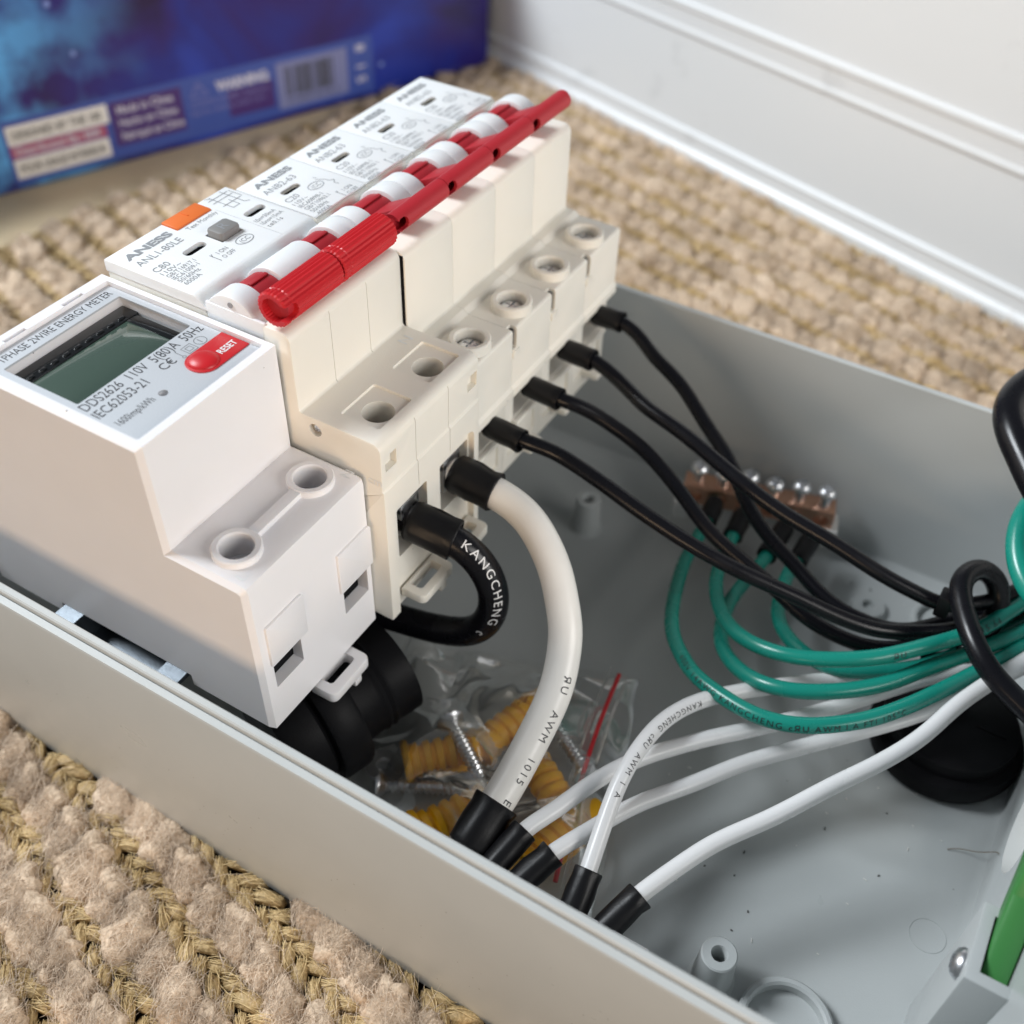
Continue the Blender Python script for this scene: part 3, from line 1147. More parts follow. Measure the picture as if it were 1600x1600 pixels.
def toggle(x0, x1, r, by, bz):
    bm = cyl((x0, HY, HZ), (x1, HY, HZ), r, 48, bev=0.3)
    # arm rising to the bar
    poly = rounded([(HY - 1.0, HZ + r - 1.6), (HY - 4.5, HZ + 2.0), (by + 0.8, bz - 1.8), (by + 0.2, bz + 1.5)], 0.3)
    prism(poly, 'x', x0 + 0.6, x1 - 0.6, 0.2, bm)
    box(x0 + 0.4, x1 - 0.4, HY - 0.5, HY + 0.4, HZ + r - 0.2, HZ + r + 0.35, 0.1, bm)
    return bm


MX = 72.3                    # left side of the first narrow breaker
W1P = 17.94


def make_mcb():
    x0, x1 = MX, MX + W1P
    root = thing('single_breaker', (MX + 9, 0, 0), '', 'circuit breaker', 'single-pole breakers in the row')
    prof = [(-36.8, -0.5), (-36.8, 24.4), (-39.1, 25.0), (-39.1, 27.4), (-38.5, 28.2), (-38.5, 44), (-26.6, 44), (-25.2, 45.0), (-22.5, 45.0), (-22.5, 67.4),
            (-15.2, 67.4), (-14.8, 63.4), (-1.6, 63.4), (-0.2, 68.2), (22, 68.2), (22, 44), (38.5, 44), (38.5, -0.5), (21.2, -0.5), (21.2, 3.1), (-16.2, 3.1), (-16.2, -0.5)]
    rad = [0.4, 0.3, 0.4, 0.5, 0.4, 0.8, 0.6, 0.6, 0.6, 2.0, 0.5, 0.5, 0.8, 0.8, 0.6, 0.8, 0.8, 0.4, 0.2, 0.2, 0.2, 0.2]
    hb = prism(rounded(prof, rad), 'x', x0, x1, 0.13)
    rx, ry = x0 + 7.8, -33.4
    hb = cut(hb, cyl((rx, ry, 38), (rx, ry, 50), 3.35, 32),
             box(x0 + 4.2, x0 + 14.2, -45, -27, 15.2, 24.3),
             box(x0 - 1, x0 + 1.7, -40, -36.6, 38.6, 46),
             box(x0 + 2.2, x0 + 15.5, -40, -36.2, 4.0, 12.0),
             prism(rounded([(x0 + 3.8, 11.2), (x0 + 9.6, 11.2), (x0 + 9.6, 13.2), (x0 + 3.8, 13.2)], 0.9), 'z', 66.4, 70))
    obj('housing', hb, 'cream', root)
    obj('terminal_collar', ring((rx, ry, 43.9), (rx, ry, 46.3), 4.75, 3.3, 40, bev=0.3), 'cream', root)
    obj('terminal_screw', screw_head(rx, ry, 43.4, 2.9), 'zinc', root)
    obj('recess_shade', box(x0 + 4.4, x0 + 14.0, -28.2, -27.1, 15.4, 24.1), 'shade_black', root)  # black panel painted as the shade deep in the cable hole
    obj('indicator_window', box(x0 + 3.85, x0 + 9.55, 11.25, 13.15, 66.41, 67.6), 'shade_black', root)
    w = prism([(-36.4, 36.2), (-38.9, 36.2), (-38.9, 38.2), (-36.4, 38.6)], 'x', x0 + 0.1, x0 + 2.6, 0.1)
    obj('side_lug', w, 'cream', root)
    obj('slot_shade', box(x0 + 0.1, x0 + 1.5, -37.6, -36.65, 38.9, 43.2), 'shade_black', root)  # black block standing in for the shade inside the slot
    obj('cable_lip', box(x0 + 3.4, x0 + 15.0, -38.6, -36.4, 13.6, 15.0, 0.3), 'cream', root)
    obj('rail_clip', box(x0 + 6.0, x0 + 12.0, -41.6, -35.8, 3.4, 5.8, 0.9), 'cream', root)
    obj('face_plate', prism(rounded([(-0.4, 68.0), (22.1, 68.0), (22.1, 68.5), (-0.1, 68.5)], [0, 0, 0.2, 0.2]), 'x', x0 + 0.05, x0 + 3.7, 0) if False else plate_mcb(x0, x1), 'plate', root)
    for a_ in (x0 + 0.12, x1 - 0.82):
        obj('well_wall', box(a_, a_ + 0.7, -15.6, -0.8, 62.5, 67.3, 0.15), 'cream', root)
    obj('toggle_hood', cheek(x0 + 0.03, x0 + 4.9), 'plate', root)
    obj('toggle_hood', cheek(x1 - 4.9, x1 - 0.03), 'plate', root)
    tg = obj('toggle', toggle(x0 + 5.0, x1 - 5.0, 5.9, BY, BZ), 'red', root)
    hd = lathe([(1.5, 0), (2.25, 0), (2.25, W1P - 0.15), (1.5, W1P - 0.15)], (x0 + 0.07, BY, BZ), (1, 0, 0), 32, closed=True)
    hd = cut(hd, box(x0 - 0.2, x0 + 2.9, BY - 4, BY - 0.2, BZ - 1.1, BZ + 1.5, 0.9))
    obj('handle_bar', hd, 'red', root)
    # printing
    t = bmesh.new()
    Z = 68.56
    X, Y = (1, 0, 0), (0, 1, 0)
    text_into(t, 'ANESS', (x0 + 2.4, 17.9, Z), X, Y, 1.75, 12.2, 0.045)
    obj('brand_lettering', t, 'print_light', root, smooth=0)
    t = bmesh.new()
    text_into(t, 'ANB2-63', (x0 + 1.7, 14.5, Z), X, Y, 1.8, 10.2)
    text_into(t, 'C20', (x0 + 1.7, 8.5, Z), X, Y, 1.6, 3.9)
    for k, (s_, wd) in enumerate((('110V~', 4.6), ('IEC60898-1', 7.6), ('GB/T10963.1', 8.0), ('50/60Hz', 5.4), ('4000A', 4.4))):
        text_into(t, s_, (x0 + 1.5, 6.6 - 1.62 * k, Z), X, Y, 1.15, wd)
    oval_into(t, (x0 + 11.0, 8.6, Z), 2.3, 1.45, 0.2)
    text_into(t, '(CC', (x0 + 9.7, 8.0, Z), X, Y, 1.2, 2.6)
    text_into(t, 'I ON', (x0 + 12.6, 1.9, Z), X, Y, 1.1, 2.9)
    text_into(t, 'O OFF', (x0 + 12.2, 0.2, Z), X, Y, 1.1, 3.4)
    for a, b in (((11.1, 0.4), (11.1, 3.4)), ((11.6, 3.4), (11.1, 2.6)), ((13.0, 10.4), (14.4, 8.6)), ((14.4, 8.6), (14.4, 7.6)), ((14.4, 7.6), (15.5, 7.0)), ((15.5, 7.0), (14.4, 6.2)), ((14.4, 6.2), (14.6, 5.0)), ((13.4, 11.4), (13.9, 10.6))):
        line_into(t, (x0 + a[0], a[1], Z), (x0 + b[0], b[1], Z), 0.18)
    obj('rating_lettering', t, 'print_light', root, smooth=0)
    return root


def plate_mcb(x0, x1):
    p = prism(rounded([(x0 + 0.08, 0.3), (x1 - 0.08, 0.3), (x1 - 0.08, 22.0), (x0 + 0.08, 22.0)], 0.25), 'z', 68.0, 68.55, 0.12)
    return cut(p, prism(rounded([(x0 + 3.8, 11.2), (x0 + 9.6, 11.2), (x0 + 9.6, 13.2), (x0 + 3.8, 13.2)], 0.9), 'z', 66, 70))


mcb = make_mcb()
ml = ['white single-pole breaker touching the wide breaker in the row', 'second single-pole breaker from the wide breaker', 'third single-pole breaker from the wide breaker',
      'farthest single-pole breaker at the end of the row']
mcb['label'] = ml[0]
for k in range(1, 4):
    c = copy_tree(mcb)
    c.location = mcb.location + Vector((18.0 * k, 0, 0)) * S
    c['label'] = ml[k]


def make_rcbo():
    x0, x1 = 36.5, 72.0
    root = thing('wide_breaker', (54, 0, 0), 'wide two-module residual current breaker with orange test button and ribbed red handle', 'circuit breaker')
    prof = [(-41, -1.0), (-41, 37.6), (-40.6, 38.0), (-40.8, 49.9), (-21.6, 49.9), (-21.6, 67.9), (-15.2, 67.9), (-14.8, 63.4), (-2.6, 63.4), (-1.0, 66.0), (24.4, 66.0), (24.4, 44),
            (40, 44), (40, -1.0), (21.2, -1.0), (21.2, 3.1), (-16.2, 3.1), (-16.2, -1.0)]
    rad = [0.5, 0.2, 0.2, 2.2, 0.7, 2.0, 0.5, 0.5, 0.5, 0.5, 0.5, 0.8, 0.8, 0.4, 0.2, 0.2, 0.2, 0.2]
    hb = prism(rounded(prof, rad, 5), 'x', x0, x1, 0.3)
    dish = []
    for cx in (46.2, 63.6):
        dish.append(prism(rounded([(cx - 5.6, -37.8), (cx + 5.6, -37.8), (cx + 5.6, -28.4), (cx - 5.6, -28.4)], 0.6), 'z', 49.2, 52))
        dish.append(cyl((cx - 0.6, -33.9, 30), (cx - 0.6, -33.9, 52), 3.35, 32))
    hb = cut(hb, *dish,
             prism(rounded([(39.4, -3), (69.9, -3), (69.9, 31.2), (39.4, 31.2)], [0, 0, 2.2, 2.2]), 'y', -45, -39.4),
             box(42.2, 53.4, -42, -26, 13.6, 27.6, 0.6), box(58.4, 69.6, -42, -26, 13.6, 27.6, 0.6),
             box(37.9, 41.6, -43, -39.2, 42.2, 46.0), box(67.6, 71.2, -43, -39.2, 42.2, 46.0),
             cyl((30, -25.2, 47.0), (38.0, -25.2, 47.0), 1.5, 24),
             box(48.28, 48.42, -45, -40.4, 30, 52), box(60.2, 60.34, -45, -40.4, 30, 52),
             box(48.28, 48.42, -22, -21.4, 49, 70), box(60.2, 60.34, -22, -21.4, 49, 70))
    obj('housing', hb, 'cream', root)
    for cx in (46.2, 63.6):
        obj('terminal_screw', screw_head(cx - 0.6, -33.9, 43.0, 2.5), 'steel_dark', root)
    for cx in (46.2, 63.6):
        obj('well_shade', cyl((cx - 0.6, -33.9, 34.4), (cx - 0.6, -33.9, 43.0), 3.32, 32), 'shade_black', root)  # black plug added as the shade at the bottom of the hole
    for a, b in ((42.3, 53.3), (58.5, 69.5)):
        obj('recess_shade', box(a, b, -27.6, -26.1, 13.8, 27.4), 'shade_black', root)  # dark back panel, shade of the opening put in as colour
    for a in (44.0, 60.2):
        cl = box(a, a + 6.6, -39.2, -33, 24.4, 27.0, 0.2)
        box(a, a + 1.0, -39.2, -33, 18, 26, 0.2, cl)
        box(a + 5.6, a + 6.6, -39.2, -33, 18, 26, 0.2, cl)
        obj('terminal_clamp', cl, 'zinc', root)
    obj('side_screw', pan_screw((37.6, -25.2, 47.0), (-1, 0, 0), 1.1, 0.6, 0.5, 1), 'zinc', root)
    obj('rail_clip', clip_loop(41.5, 54.0, -46.0, -39.8, 2.2, 4.8), 'cream', root)
    obj('rail_clip', clip_loop(56.5, 69.0, -46.0, -39.8, 2.2, 4.8), 'cream', root)
    # face plate: lid with a bevelled front edge
    lp = prism(rounded([(24.8, 65.9), (24.8, 68.6), (1.2, 68.6), (-2.4, 65.9)], [0.3, 0.5, 2.4, 0.2], 5), 'x', x0 - 0.1, x1 + 0.1, 0.3)
    lp = cut(lp, prism(rounded([(46.2, 11.3), (52.0, 11.3), (52.0, 13.6), (46.2, 13.6)], 1.0), 'z', 66.6, 70),
             prism(rounded([(64.6, 11.3), (70.4, 11.3), (70.4, 13.6), (64.6, 13.6)], 1.0), 'z', 66.6, 70),
             box(52.4, 62.8, 20.1, 30, 66.5, 70), box(54.0, 60.2, 9.4, 14.2, 66.5, 70),
             box(63.1, 63.22, -5, 19.5, 68.45, 70))
    fp = obj('face_plate', lp, 'plate', root)
    obj('indicator_window', box(46.25, 51.95, 11.35, 13.55, 66.61, 67.6), 'shade_black', root)
    obj('indicator_window', box(64.65, 70.35, 11.35, 13.55, 66.61, 67.6), 'shade_black', root)
    ob = box(52.5, 62.7, 20.2, 24.75, 66.5, 69.0, 0.25)
    box(57.5, 57.9, 22.0, 24.2, 69.0, 69.15, 0.05, ob)
    obj('test_button', ob, 'orange', root)
    rbm = prism(rounded([(54.2, 9.6), (60.0, 9.6), (60.0, 14.0), (54.2, 14.0)], 0.9), 'z', 66.5, 70.2, 0.5)
    rbt = obj('reset_button', rbm, 'grey_button', root)
    tt = bmesh.new(); text_into(tt, 'R', (57.1, 10.7, 70.21), (1, 0, 0), (0, 1, 0), 2.2, 1.9, 0.0, align='c')
    obj('button_letter', tt, 'print_light', rbt, smooth=0)
    for a_ in (x0 + 0.0, x1 - 0.85):
        obj('well_wall', box(a_, a_ + 0.85, -15.8, -1.4, 62.5, 68.3, 0.3), 'plate', root)
    obj('toggle_hood', cheek(x0 + 0.2, x0 + 5.4), 'plate', root)
    obj('toggle_hood', cheek(48.2, 60.4), 'plate', root)
    obj('toggle_hood', cheek(x1 - 5.2, x1 - 0.03), 'plate', root)
    dot = cyl((x0 + 0.0, HY - 0.3, 69.5), (x0 + 0.3, HY - 0.3, 69.5), 0.6, 20)
    obj('pivot_hole', dot, 'lcd_frame', root)
    for a, b in ((42.2, 48.0), (60.6, 66.6)):
        obj('toggle', toggle(a, b, 6.0, -18.4, 72.2), 'red', root)
    hy, hz = -18.8, 72.6
    rib = lambda t: 1 + 0.028 * cos(26 * t) if True else 1
    for a, b in ((36.2, 53.2), (53.6, 70.8)):
        h = lathe([(2.4, 0), (3.2, 0), (3.55, 0.3), (3.55, 1.5), (3.35, 1.7), (3.35, 2.1), (3.5, 2.3), (3.5, b - a - 0.3), (3.2, b - a), (2.4, b - a)], (a, hy, hz), (1, 0, 0), 104, closed=True, scallop=rib)
        if a < 40:
            h = cut(h, box(a - 1, a + 3.2, hy - 6, hy - 0.3, hz - 1.6, hz + 1.5, 1.0))
        rh = obj('ribbed_handle', h, 'red_bright', root, smooth=24)
        obj('handle_core', cyl((a + 1.6, hy, hz), (b - 0.6, hy, hz), 2.45, 24), 'red', rh)
    obj('seam_shade', box(72.02, 72.27, -22.1, -15, 46.5, 66.6), 'shade_black', root)  # added black strip for the shade between the two housings
    # printing
    t = bmesh.new(); Z = 68.62; X, Y = (1, 0, 0), (0, 1, 0)
    text_into(t, 'ANESS', (38.4, 19.9, Z), X, Y, 1.9, 12.6, 0.045)
    obj('brand_lettering', t, 'print_light', root, smooth=0)
    t = bmesh.new()
    text_into(t, 'ANL1-80LE', (38.3, 16.5, Z), X, Y, 1.9, 12.2)
    text_into(t, 'C80', (38.4, 12.3, Z), X, Y, 1.7, 4.0)
    for k, (s_, wd) in enumerate((('110V~', 5.2), ('GB/T16917.1', 7.6), ('IEC61009-1', 7.0), ('50/60Hz', 5.6), ('6000A', 4.4))):
        text_into(t, s_, (38.4, 10.6 - 1.5 * k, Z), X, Y, 1.15, wd)
    text_into(t, 'Test Monthly', (53.8, 18.2, Z), X, Y, 1.2, 8.8)
    oval_into(t, (57.4, 6.6, Z), 2.3, 1.5, 0.2)
    text_into(t, '(CC', (56.1, 6.0, Z), X, Y, 1.2, 2.6)
    text_into(t, 'I ON', (50.2, 6.9, Z), X, Y, 1.15, 2.8)
    text_into(t, 'O OFF', (49.8, 5.0, Z), X, Y, 1.15, 3.4)
    for k, (s_, wd) in enumerate((('I\u0394n=30mA', 6.2), ('I\u0394no=15mA', 6.6), ('t\u22640.1s', 4.4))):
        text_into(t, s_, (63.9, 8.8 - 1.7 * k, Z), X, Y, 1.1, wd)
    for a, b in (((48.7, 5.0), (48.7, 8.2)), ((49.2, 8.2), (48.7, 7.4)), ((64.6, 22.8), (70.6, 22.8)), ((64.6, 21.4), (70.6, 21.4)), ((66.0, 24.0), (66.0, 17.0)), ((69.4, 24.0), (69.4, 17.0)),
                 ((65.0, 19.0), (70.6, 19.0)), ((66.0, 17.0), (68.0, 17.0)), ((68.0, 17.0), (68.0, 20.2)), ((65.0, 24.2), (66.0, 23.4)), ((69.4, 17.0), (70.4, 16.2)), ((71.0, 22.8), (71.0, 19.0))):
        line_into(t, (a[0], a[1], Z), (b[0], b[1], Z), 0.18)
    obj('rating_lettering', t, 'print_light', root, smooth=0)
    t = bmesh.new()
    text_into(t, 'N', (66.3, -26.4, 49.93), X, Y, 2.4, 2.6)
    obj('moulded_lettering', t, 'plate', root, smooth=0)
    t = bmesh.new()
    text_into(t, 'cm', (36.45, -37.4, 39.4), (0, -1, 0), (0, 0, 1), 2.0, 3.2)
    obj('moulded_lettering', t, 'plate', root, smooth=0)
    return root


rcbo = make_rcbo()

# ------------------------------------------------------------------ energy meter


def make_meter():
    x0, x1 = 0.0, 36.0
    root = thing('energy_meter', (18, 0, 0), 'white energy meter with dark display and red reset button beside the breakers', 'energy meter')
    prof = [(-37.2, -1.0), (-37.2, 41.2), (-19.4, 41.2), (-19.4, 66.0), (24.5, 66.0), (24.5, 50.0), (42, 50.0), (42, -1.0)]
    rad = [0, 1.5, 0, 0, 0, 0, 1.5, 0]
    hb = prism(rounded(prof, rad, 2), 'x', x0, x1, 1.0, seg=1)
    hb = cut(hb, prism(rounded([(1.9, -17.6), (33.8, -17.6), (33.8, 22.0), (1.9, 22.0)], 0.5), 'z', 64.6, 70),
             prism(rounded([(3.6, -1.6), (32.6, -1.6), (32.6, 17.6), (3.6, 17.6)], 0.6), 'z', 60.2, 70),
             cyl((7.3, -29.6, 30), (7.3, -29.6, 45), 3.3, 32), cyl((28.9, -29.3, 30), (28.9, -29.3, 45), 3.3, 32),
             box(3.4, 11.6, -40, -31, 10.0, 16.9), box(25.6, 33.6, -40, -31, 10.0, 16.9),
             cyl((14.3, -11.2, 60), (14.3, -11.2, 70), 0.95, 24),
             box(9.0, 14.0, 22.05, 23.0, 64.6, 66.5), box(23.0, 28.0, 22.05, 23.0, 64.6, 66.5), box(-5, 40, -16.2, 21.2, -3, 3.1))
    obj('housing', hb, 'meter_white', root)
    lab = prism(rounded([(2.0, -17.5), (33.7, -17.5), (33.7, 21.9), (2.0, 21.9)], 0.4), 'z', 64.6, 65.0)
    lab = cut(lab, prism(rounded([(4.0, -1.2), (32.2, -1.2), (32.2, 17.3), (4.0, 17.3)], 0.4), 'z', 60, 70), cyl((14.3, -11.2, 60), (14.3, -11.2, 70), 0.9, 24))
    obj('label_plate', lab, 'label_foil', root)
    dp = obj('display', box(4.4, 31.8, 0.0, 13.2, 60.3, 62.4, 0.1), 'lcd_glass', root)
    db = box(3.7, 32.5, 13.2, 17.5, 60.25, 62.6, 0.1)
    for k in range(9):
        box(6 + k * 2.8, 7.4 + k * 2.8, 13.9, 14.6, 62.5, 62.9, 0.05, db)
    obj('display_bezel', db, 'lcd_black', dp)
    obj('display_bezel', box(3.7, 32.5, -1.5, -0.05, 60.25, 62.5, 0.1), 'lcd_black', dp)
    obj('display_bezel', box(29.2, 31.8, 0.05, 13.1, 62.4, 62.5, 0.02), 'lcd_black', dp)
    obj('led_lens', cyl((14.3, -11.2, 61), (14.3, -11.2, 63.6), 0.9, 20), 'lcd_black', root)
    # red reset field with a round button
    rs = prism(rounded([(21.6, -14.3), (33.6, -14.3), (33.6, -7.6), (21.6, -7.6)], [3.3, 0.1, 0.1, 3.3], 8), 'z', 65.0, 65.25, 0.08)
    rbm = obj('reset_field', rs, 'red_bright', root)
    obj('reset_button', lathe([(0, 1.05), (1.6, 0.95), (2.5, 0.55), (2.9, 0.2), (2.95, 0.0)], (25.0, -10.9, 65.2), n=36), 'red_bright', rbm)
    t = bmesh.new(); text_into(t, 'RESET', (28.3, -12.4, 65.27), (1, 0, 0), (0, 1, 0), 1.5, 4.4, 0.02)
    obj('reset_lettering', t, 'print_white', rbm, smooth=0)
    # terminals
    for (cx, cy) in ((7.3, -29.6), (28.9, -29.3)):
        obj('terminal_collar', ring((cx, cy, 41.1), (cx, cy, 42.7), 4.7, 3.25, 40, bev=0.25), 'meter_white', root)
        st = ring((cx, cy, 36.0), (cx, cy, 37.0), 3.3, 2.3, 32, bev=0.1)
        obj('terminal_sleeve', st, 'meter_white', root)
        obj('terminal_screw', screw_head(cx, cy, 34.0, 2.4), 'steel_dark', root)
        obj('well_shade', cyl((cx, cy, 30.2), (cx, cy, 34.0), 3.28, 32), 'shade_black', root)  # solid black filler for the shade in the screw hole
    d = Vector((28.9 - 7.3, 0.3, 0)).normalized(); n = Vector((-d.y, d.x, 0))
    a = Vector((7.3, -29.6, 0)) + d * 4.4; b = Vector((28.9, -29.3, 0)) - d * 4.4
    obj('connecting_rib', prism([tuple((a - n * 1.2).xy), tuple((b - n * 1.2).xy), tuple((b + n * 1.2).xy), tuple((a + n * 1.2).xy)], 'z', 41.1, 42.5, 0.2), 'meter_white', root)
    for xx in (2.8, 24.5):
        obj('terminal_flap', prism(rounded([(xx, 17.4), (xx + 10.8, 17.4), (xx + 10.8, 28.6), (xx, 28.6)], [0.3, 0.3, 1.0, 0.3]), 'y', -37.8, -36.8, 0.15), 'meter_white', root)
        obj('recess_shade', box(xx + 0.75, xx + 8.9, -34.6, -31.05, 10.1, 16.8), 'shade_black', root)  # dark panel set forward, painting shade into the opening
    obj('rail_clip', clip_loop(13.6, 26.4, -42.0, -35.8, -4.6, -1.6, 2.3), 'meter_white', root)
    t = bmesh.new()
    text_into(t, 'N', (33.6, -35.0, 41.2), (1, 0, 0), (0, 1, 0), 2.2, 1.9)
    obj('moulded_lettering', t, 'plate', root, smooth=0)
    t = bmesh.new()
    text_into(t, 'L', (2.2, -35.4, 41.2), (1, 0, 0), (0, 1, 0), 2.0, 1.6)
    obj('moulded_lettering', t, 'plate', root, smooth=0)
    # printing on the label
    t = bmesh.new(); Z = 65.0; X, Y = (1, 0, 0), (0, 1, 0)
    text_into(t, '1PHASE 2WIRE ENERGY METER', (5.5, 18.7, Z), X, Y, 1.9, 26.6)
    obj('title_lettering', t, 'print_dark', root, smooth=0)
    t = bmesh.new()
    text_into(t, 'DDS2626  110V  5(80)A  50Hz', (3.4, -4.0, Z), X, Y, 2.3, 29.4)
    text_into(t, 'IEC62053-21', (3.2, -7.3, Z), X, Y, 2.3, 12.0)
    text_into(t, '1600imp/kWh', (3.8, -11.6, Z), X, Y, 1.7, 8.4)
    text_into(t, 'C\u20ac', (19.2, -6.9, Z), X, Y, 2.0, 3.4)
    obj('label_lettering', t, 'print_dark', root, smooth=0)
    t = bmesh.new()
    oval_into(t, (29.6, -5.9, Z), 1.3, 1.3, 0.16)
    text_into(t, '1', (29.35, -6.6, Z), X, Y, 1.4)
    for r_ in (1.15, 0.6):
        for a, b in (((-r_, -r_), (r_, -r_)), ((r_, -r_), (r_, r_)), ((r_, r_), (-r_, r_)), ((-r_, r_), (-r_, -r_))):
            line_into(t, (26.6 + a[0], -6.0 + a[1], Z), (26.6 + b[0], -6.0 + b[1], Z), 0.14)
    line_into(t, (24.2, -6.6, Z), (24.2, -4.6, Z), 0.14); oval_into(t, (24.2, -7.0, Z), 0.4, 0.4, 0.12)
    obj('label_symbols', t, 'print_grey', root, smooth=0)
    return root


meter = make_meter()
# ------------------------------------------------------------------ cables


def cable(name, pts, r, mat, label, group=None, sleeves=(), prints=(), cat='wire'):
    body = obj(name, tube(pts, r, 22), mat, None, smooth=60)
    tag(body, label, cat, group)
    for (a, b, rs) in sleeves:
        a, b = Vector(a), Vector(b)
        h = (b - a).length
        pr = [(r * 0.97, 0.02), (rs * 0.86, 0.0), (rs * 0.97, 0.6), (rs, 1.6), (rs * 1.03, h * 0.5), (rs * 0.99, h * 0.8), (rs * 1.04, h - 0.25), (rs * 1.0, h), (rs * 0.86, h), (rs * 0.82, h - 1.0), (r * 0.9, h - 3.0)]
        sl = lathe(pr, a, b - a, 40, closed=True)
        ax_ = (b - a).normalized()
        for v in sl.verts:
            rel = v.co - a
            rad_ = rel - ax_ * rel.dot(ax_)
            v.co += rad_ * (0.07 * noise.noise(v.co * 0.45) + 0.035 * noise.noise(v.co * 1.3))
        obj('heat_shrink_sleeve', sl, 'black_rubber', body)
    for (s, s0, ang, h, m, flip) in prints:
        obj('printed_lettering', tube_text(pts, r, s, s0, ang, h, bold=0.0, spacing=1.3, flip=flip), m, body, smooth=0)
    return body


def tail(p, k=0):
    x, y, z = p
    return [(min(x + 12, 133), max(y - 7, -171), z), (142 - k * 0.6, -171.5, z + 2), (148 - k * 0.4, -172, z + 5)]


B1 = [(80.4, -47.5, 22.6), (83.0, -55.3, 20.2), (82.5, -66.6, 18.0), (82.0, -77.7, 15.0), (82.4, -89.9, 11.0), (84.3, -101.5, 7.0), (87.2, -112.7, 3.0), (90.5, -123.7, -1.0), (94.8, -134.4, -4.0), (101.1, -142.8, -6.0), (106.6, -148.6, -7.0), (116.2, -157.1, -7.0)]
B2 = [(98.6, -47.5, 22.6), (103.0, -50.8, 20.6), (102.6, -57.9, 18.0), (102.9, -67.8, 14.0), (99.7, -79.4, 9.0), (96.1, -91.2, 3.0), (95.3, -101.8, -2.0), (95.1, -110.1, -6.0), (93.7, -118.7, -9.0), (94.5, -127.8, -11.0), (97.1, -135.8, -12.0), (103.9, -145.3, -12.0), (110.5, -150.8, -11.0), (119.4, -157.7, -11.0)]
B2[1] = (100.6, -52.0, 21.0)
B3 = [(116.6, -47.0, 22.8), (115.8, -54.3, 20.4), (111.3, -64.7, 19.0), (108.8, -73.9, 18.0), (106.1, -84.7, 16.0), (103.5, -95.4, 14.0), (102.9, -105.1, 11.0), (103.1, -117.3, 8.0), (103.6, -129.5, 4.0), (105.3, -138.2, 1.0), (107.5, -145.5, -1.0), (116.9, -155.2, -2.0)]
B4 = [(134.8, -46.0, 23.4), (134.6, -51.7, 21.0), (132.0, -56.7, 19.0), (129.7, -66.3, 15.0), (124.7, -75.9, 10.0), (119.4, -86.2, 5.0), (113.3, -94.2, 0.0), (109.1, -102.2, -4.0), (106.4, -110.8, -7.0), (102.7, -119.2, -9.0), (101.3, -128.1, -10.0), (103.3, -139.1, -10.0), (112.0, -148.3, -9.0), (122.2, -157.9, -9.0)]
bl = ['black wire from the breaker beside the wide one, lowest of four', 'black wire from the second single breaker, crossing under the lowest', 'black wire from the third single breaker, topmost at the bundle',
      'black wire from the farthest breaker, dropping past the copper bar']
for k, (p, lb) in enumerate(zip((B1, B2, B3, B4), bl)):
    hx = MX + 18 * k + 8.7
    st = (hx, -33.0, 22.6)
    pts = [st, (hx, -40.0, 22.9)] + p + tail(p[-1], k * 2)
    cable('black_wire', pts, 1.8, 'black_wire', lb, 'black wires out of the single breakers', sleeves=[((hx, -37.6, 22.8), p[0], 2.75)])

G1 = [(128.8, -81.3, -24.0), (119.2, -81.8, -24.0), (106.6, -83.0, -22.0), (92.4, -86.3, -19.0), (81.1, -90.5, -16.0), (73.9, -94.8, -14.0), (66.0, -102.2, -11.0), (62.2, -110.5, -9.0), (60.3, -119.7, -7.0), (62.6, -128.8, -6.0), (69.3, -137.8, -6.0), (76.5, -144.0, -6.0), (86.0, -150.1, -7.0), (96.8, -156.1, -8.0), (111.5, -164.3, -8.0)]
G2 = [(127.6, -89.6, -24.0), (114.2, -90.7, -22.0), (100.1, -94.1, -18.0), (87.0, -100.8, -13.0), (80.0, -108.6, -9.0), (77.8, -117.3, -6.0), (80.0, -126.5, -4.0), (85.7, -136.1, -3.0), (93.7, -143.9, -3.0), (101.5, -150.5, -3.0), (108.8, -155.2, -3.0), (120.6, -160.6, -3.0)]
G3 = [(124.8, -100.5, -24.0), (116.5, -99.6, -24.0), (106.9, -98.7, -23.0), (99.5, -98.6, -22.0), (88.1, -100.7, -19.0), (78.8, -104.9, -15.0), (72.1, -112.1, -11.0), (70.5, -120.5, -8.0), (74.9, -130.5, -7.0), (82.6, -139.6, -7.0), (92.3, -146.9, -7.0), (104.0, -155.5, -7.0), (115.4, -163.1, -7.0)]
G4 = [(127.3, -108.1, -24.0), (120.5, -107.6, -23.0), (108.7, -109.0, -21.0), (98.7, -111.7, -18.0), (90.8, -116.8, -15.0), (86.4, -123.5, -13.0), (86.0, -129.5, -12.0), (89.8, -137.3, -12.0), (97.9, -146.9, -12.0), (110.9, -155.5, -12.0)]
gl_ = ['green wire making the outermost and lowest loop from the copper bar', 'green wire running uppermost into the bundle from the copper bar', 'green wire between the upper and the lowest green wire',
       'green wire with the tightest bend, nearest the far wall']
gs = [((134.6, -80.5, -23.6), (126.0, -81.5, -24)), ((134.6, -89.0, -23.6), (124.6, -89.7, -24)), ((135.6, -100.9, -23.4), (122.6, -100.2, -24)), ((137.4, -108.6, -23.4), (124.8, -108.0, -24))]
gp = [[('600V 14AWG KANGCHENG c\u042fU AWM I A FTI 105\u00b0C', 70.0, 0.35, 1.3, 'print_black', False)], [('\u042fU', 96, 0.25, 1.4, 'print_black', False), ('1015 64', 116, 0.0, 1.5, 'print_black', False)], [], []]
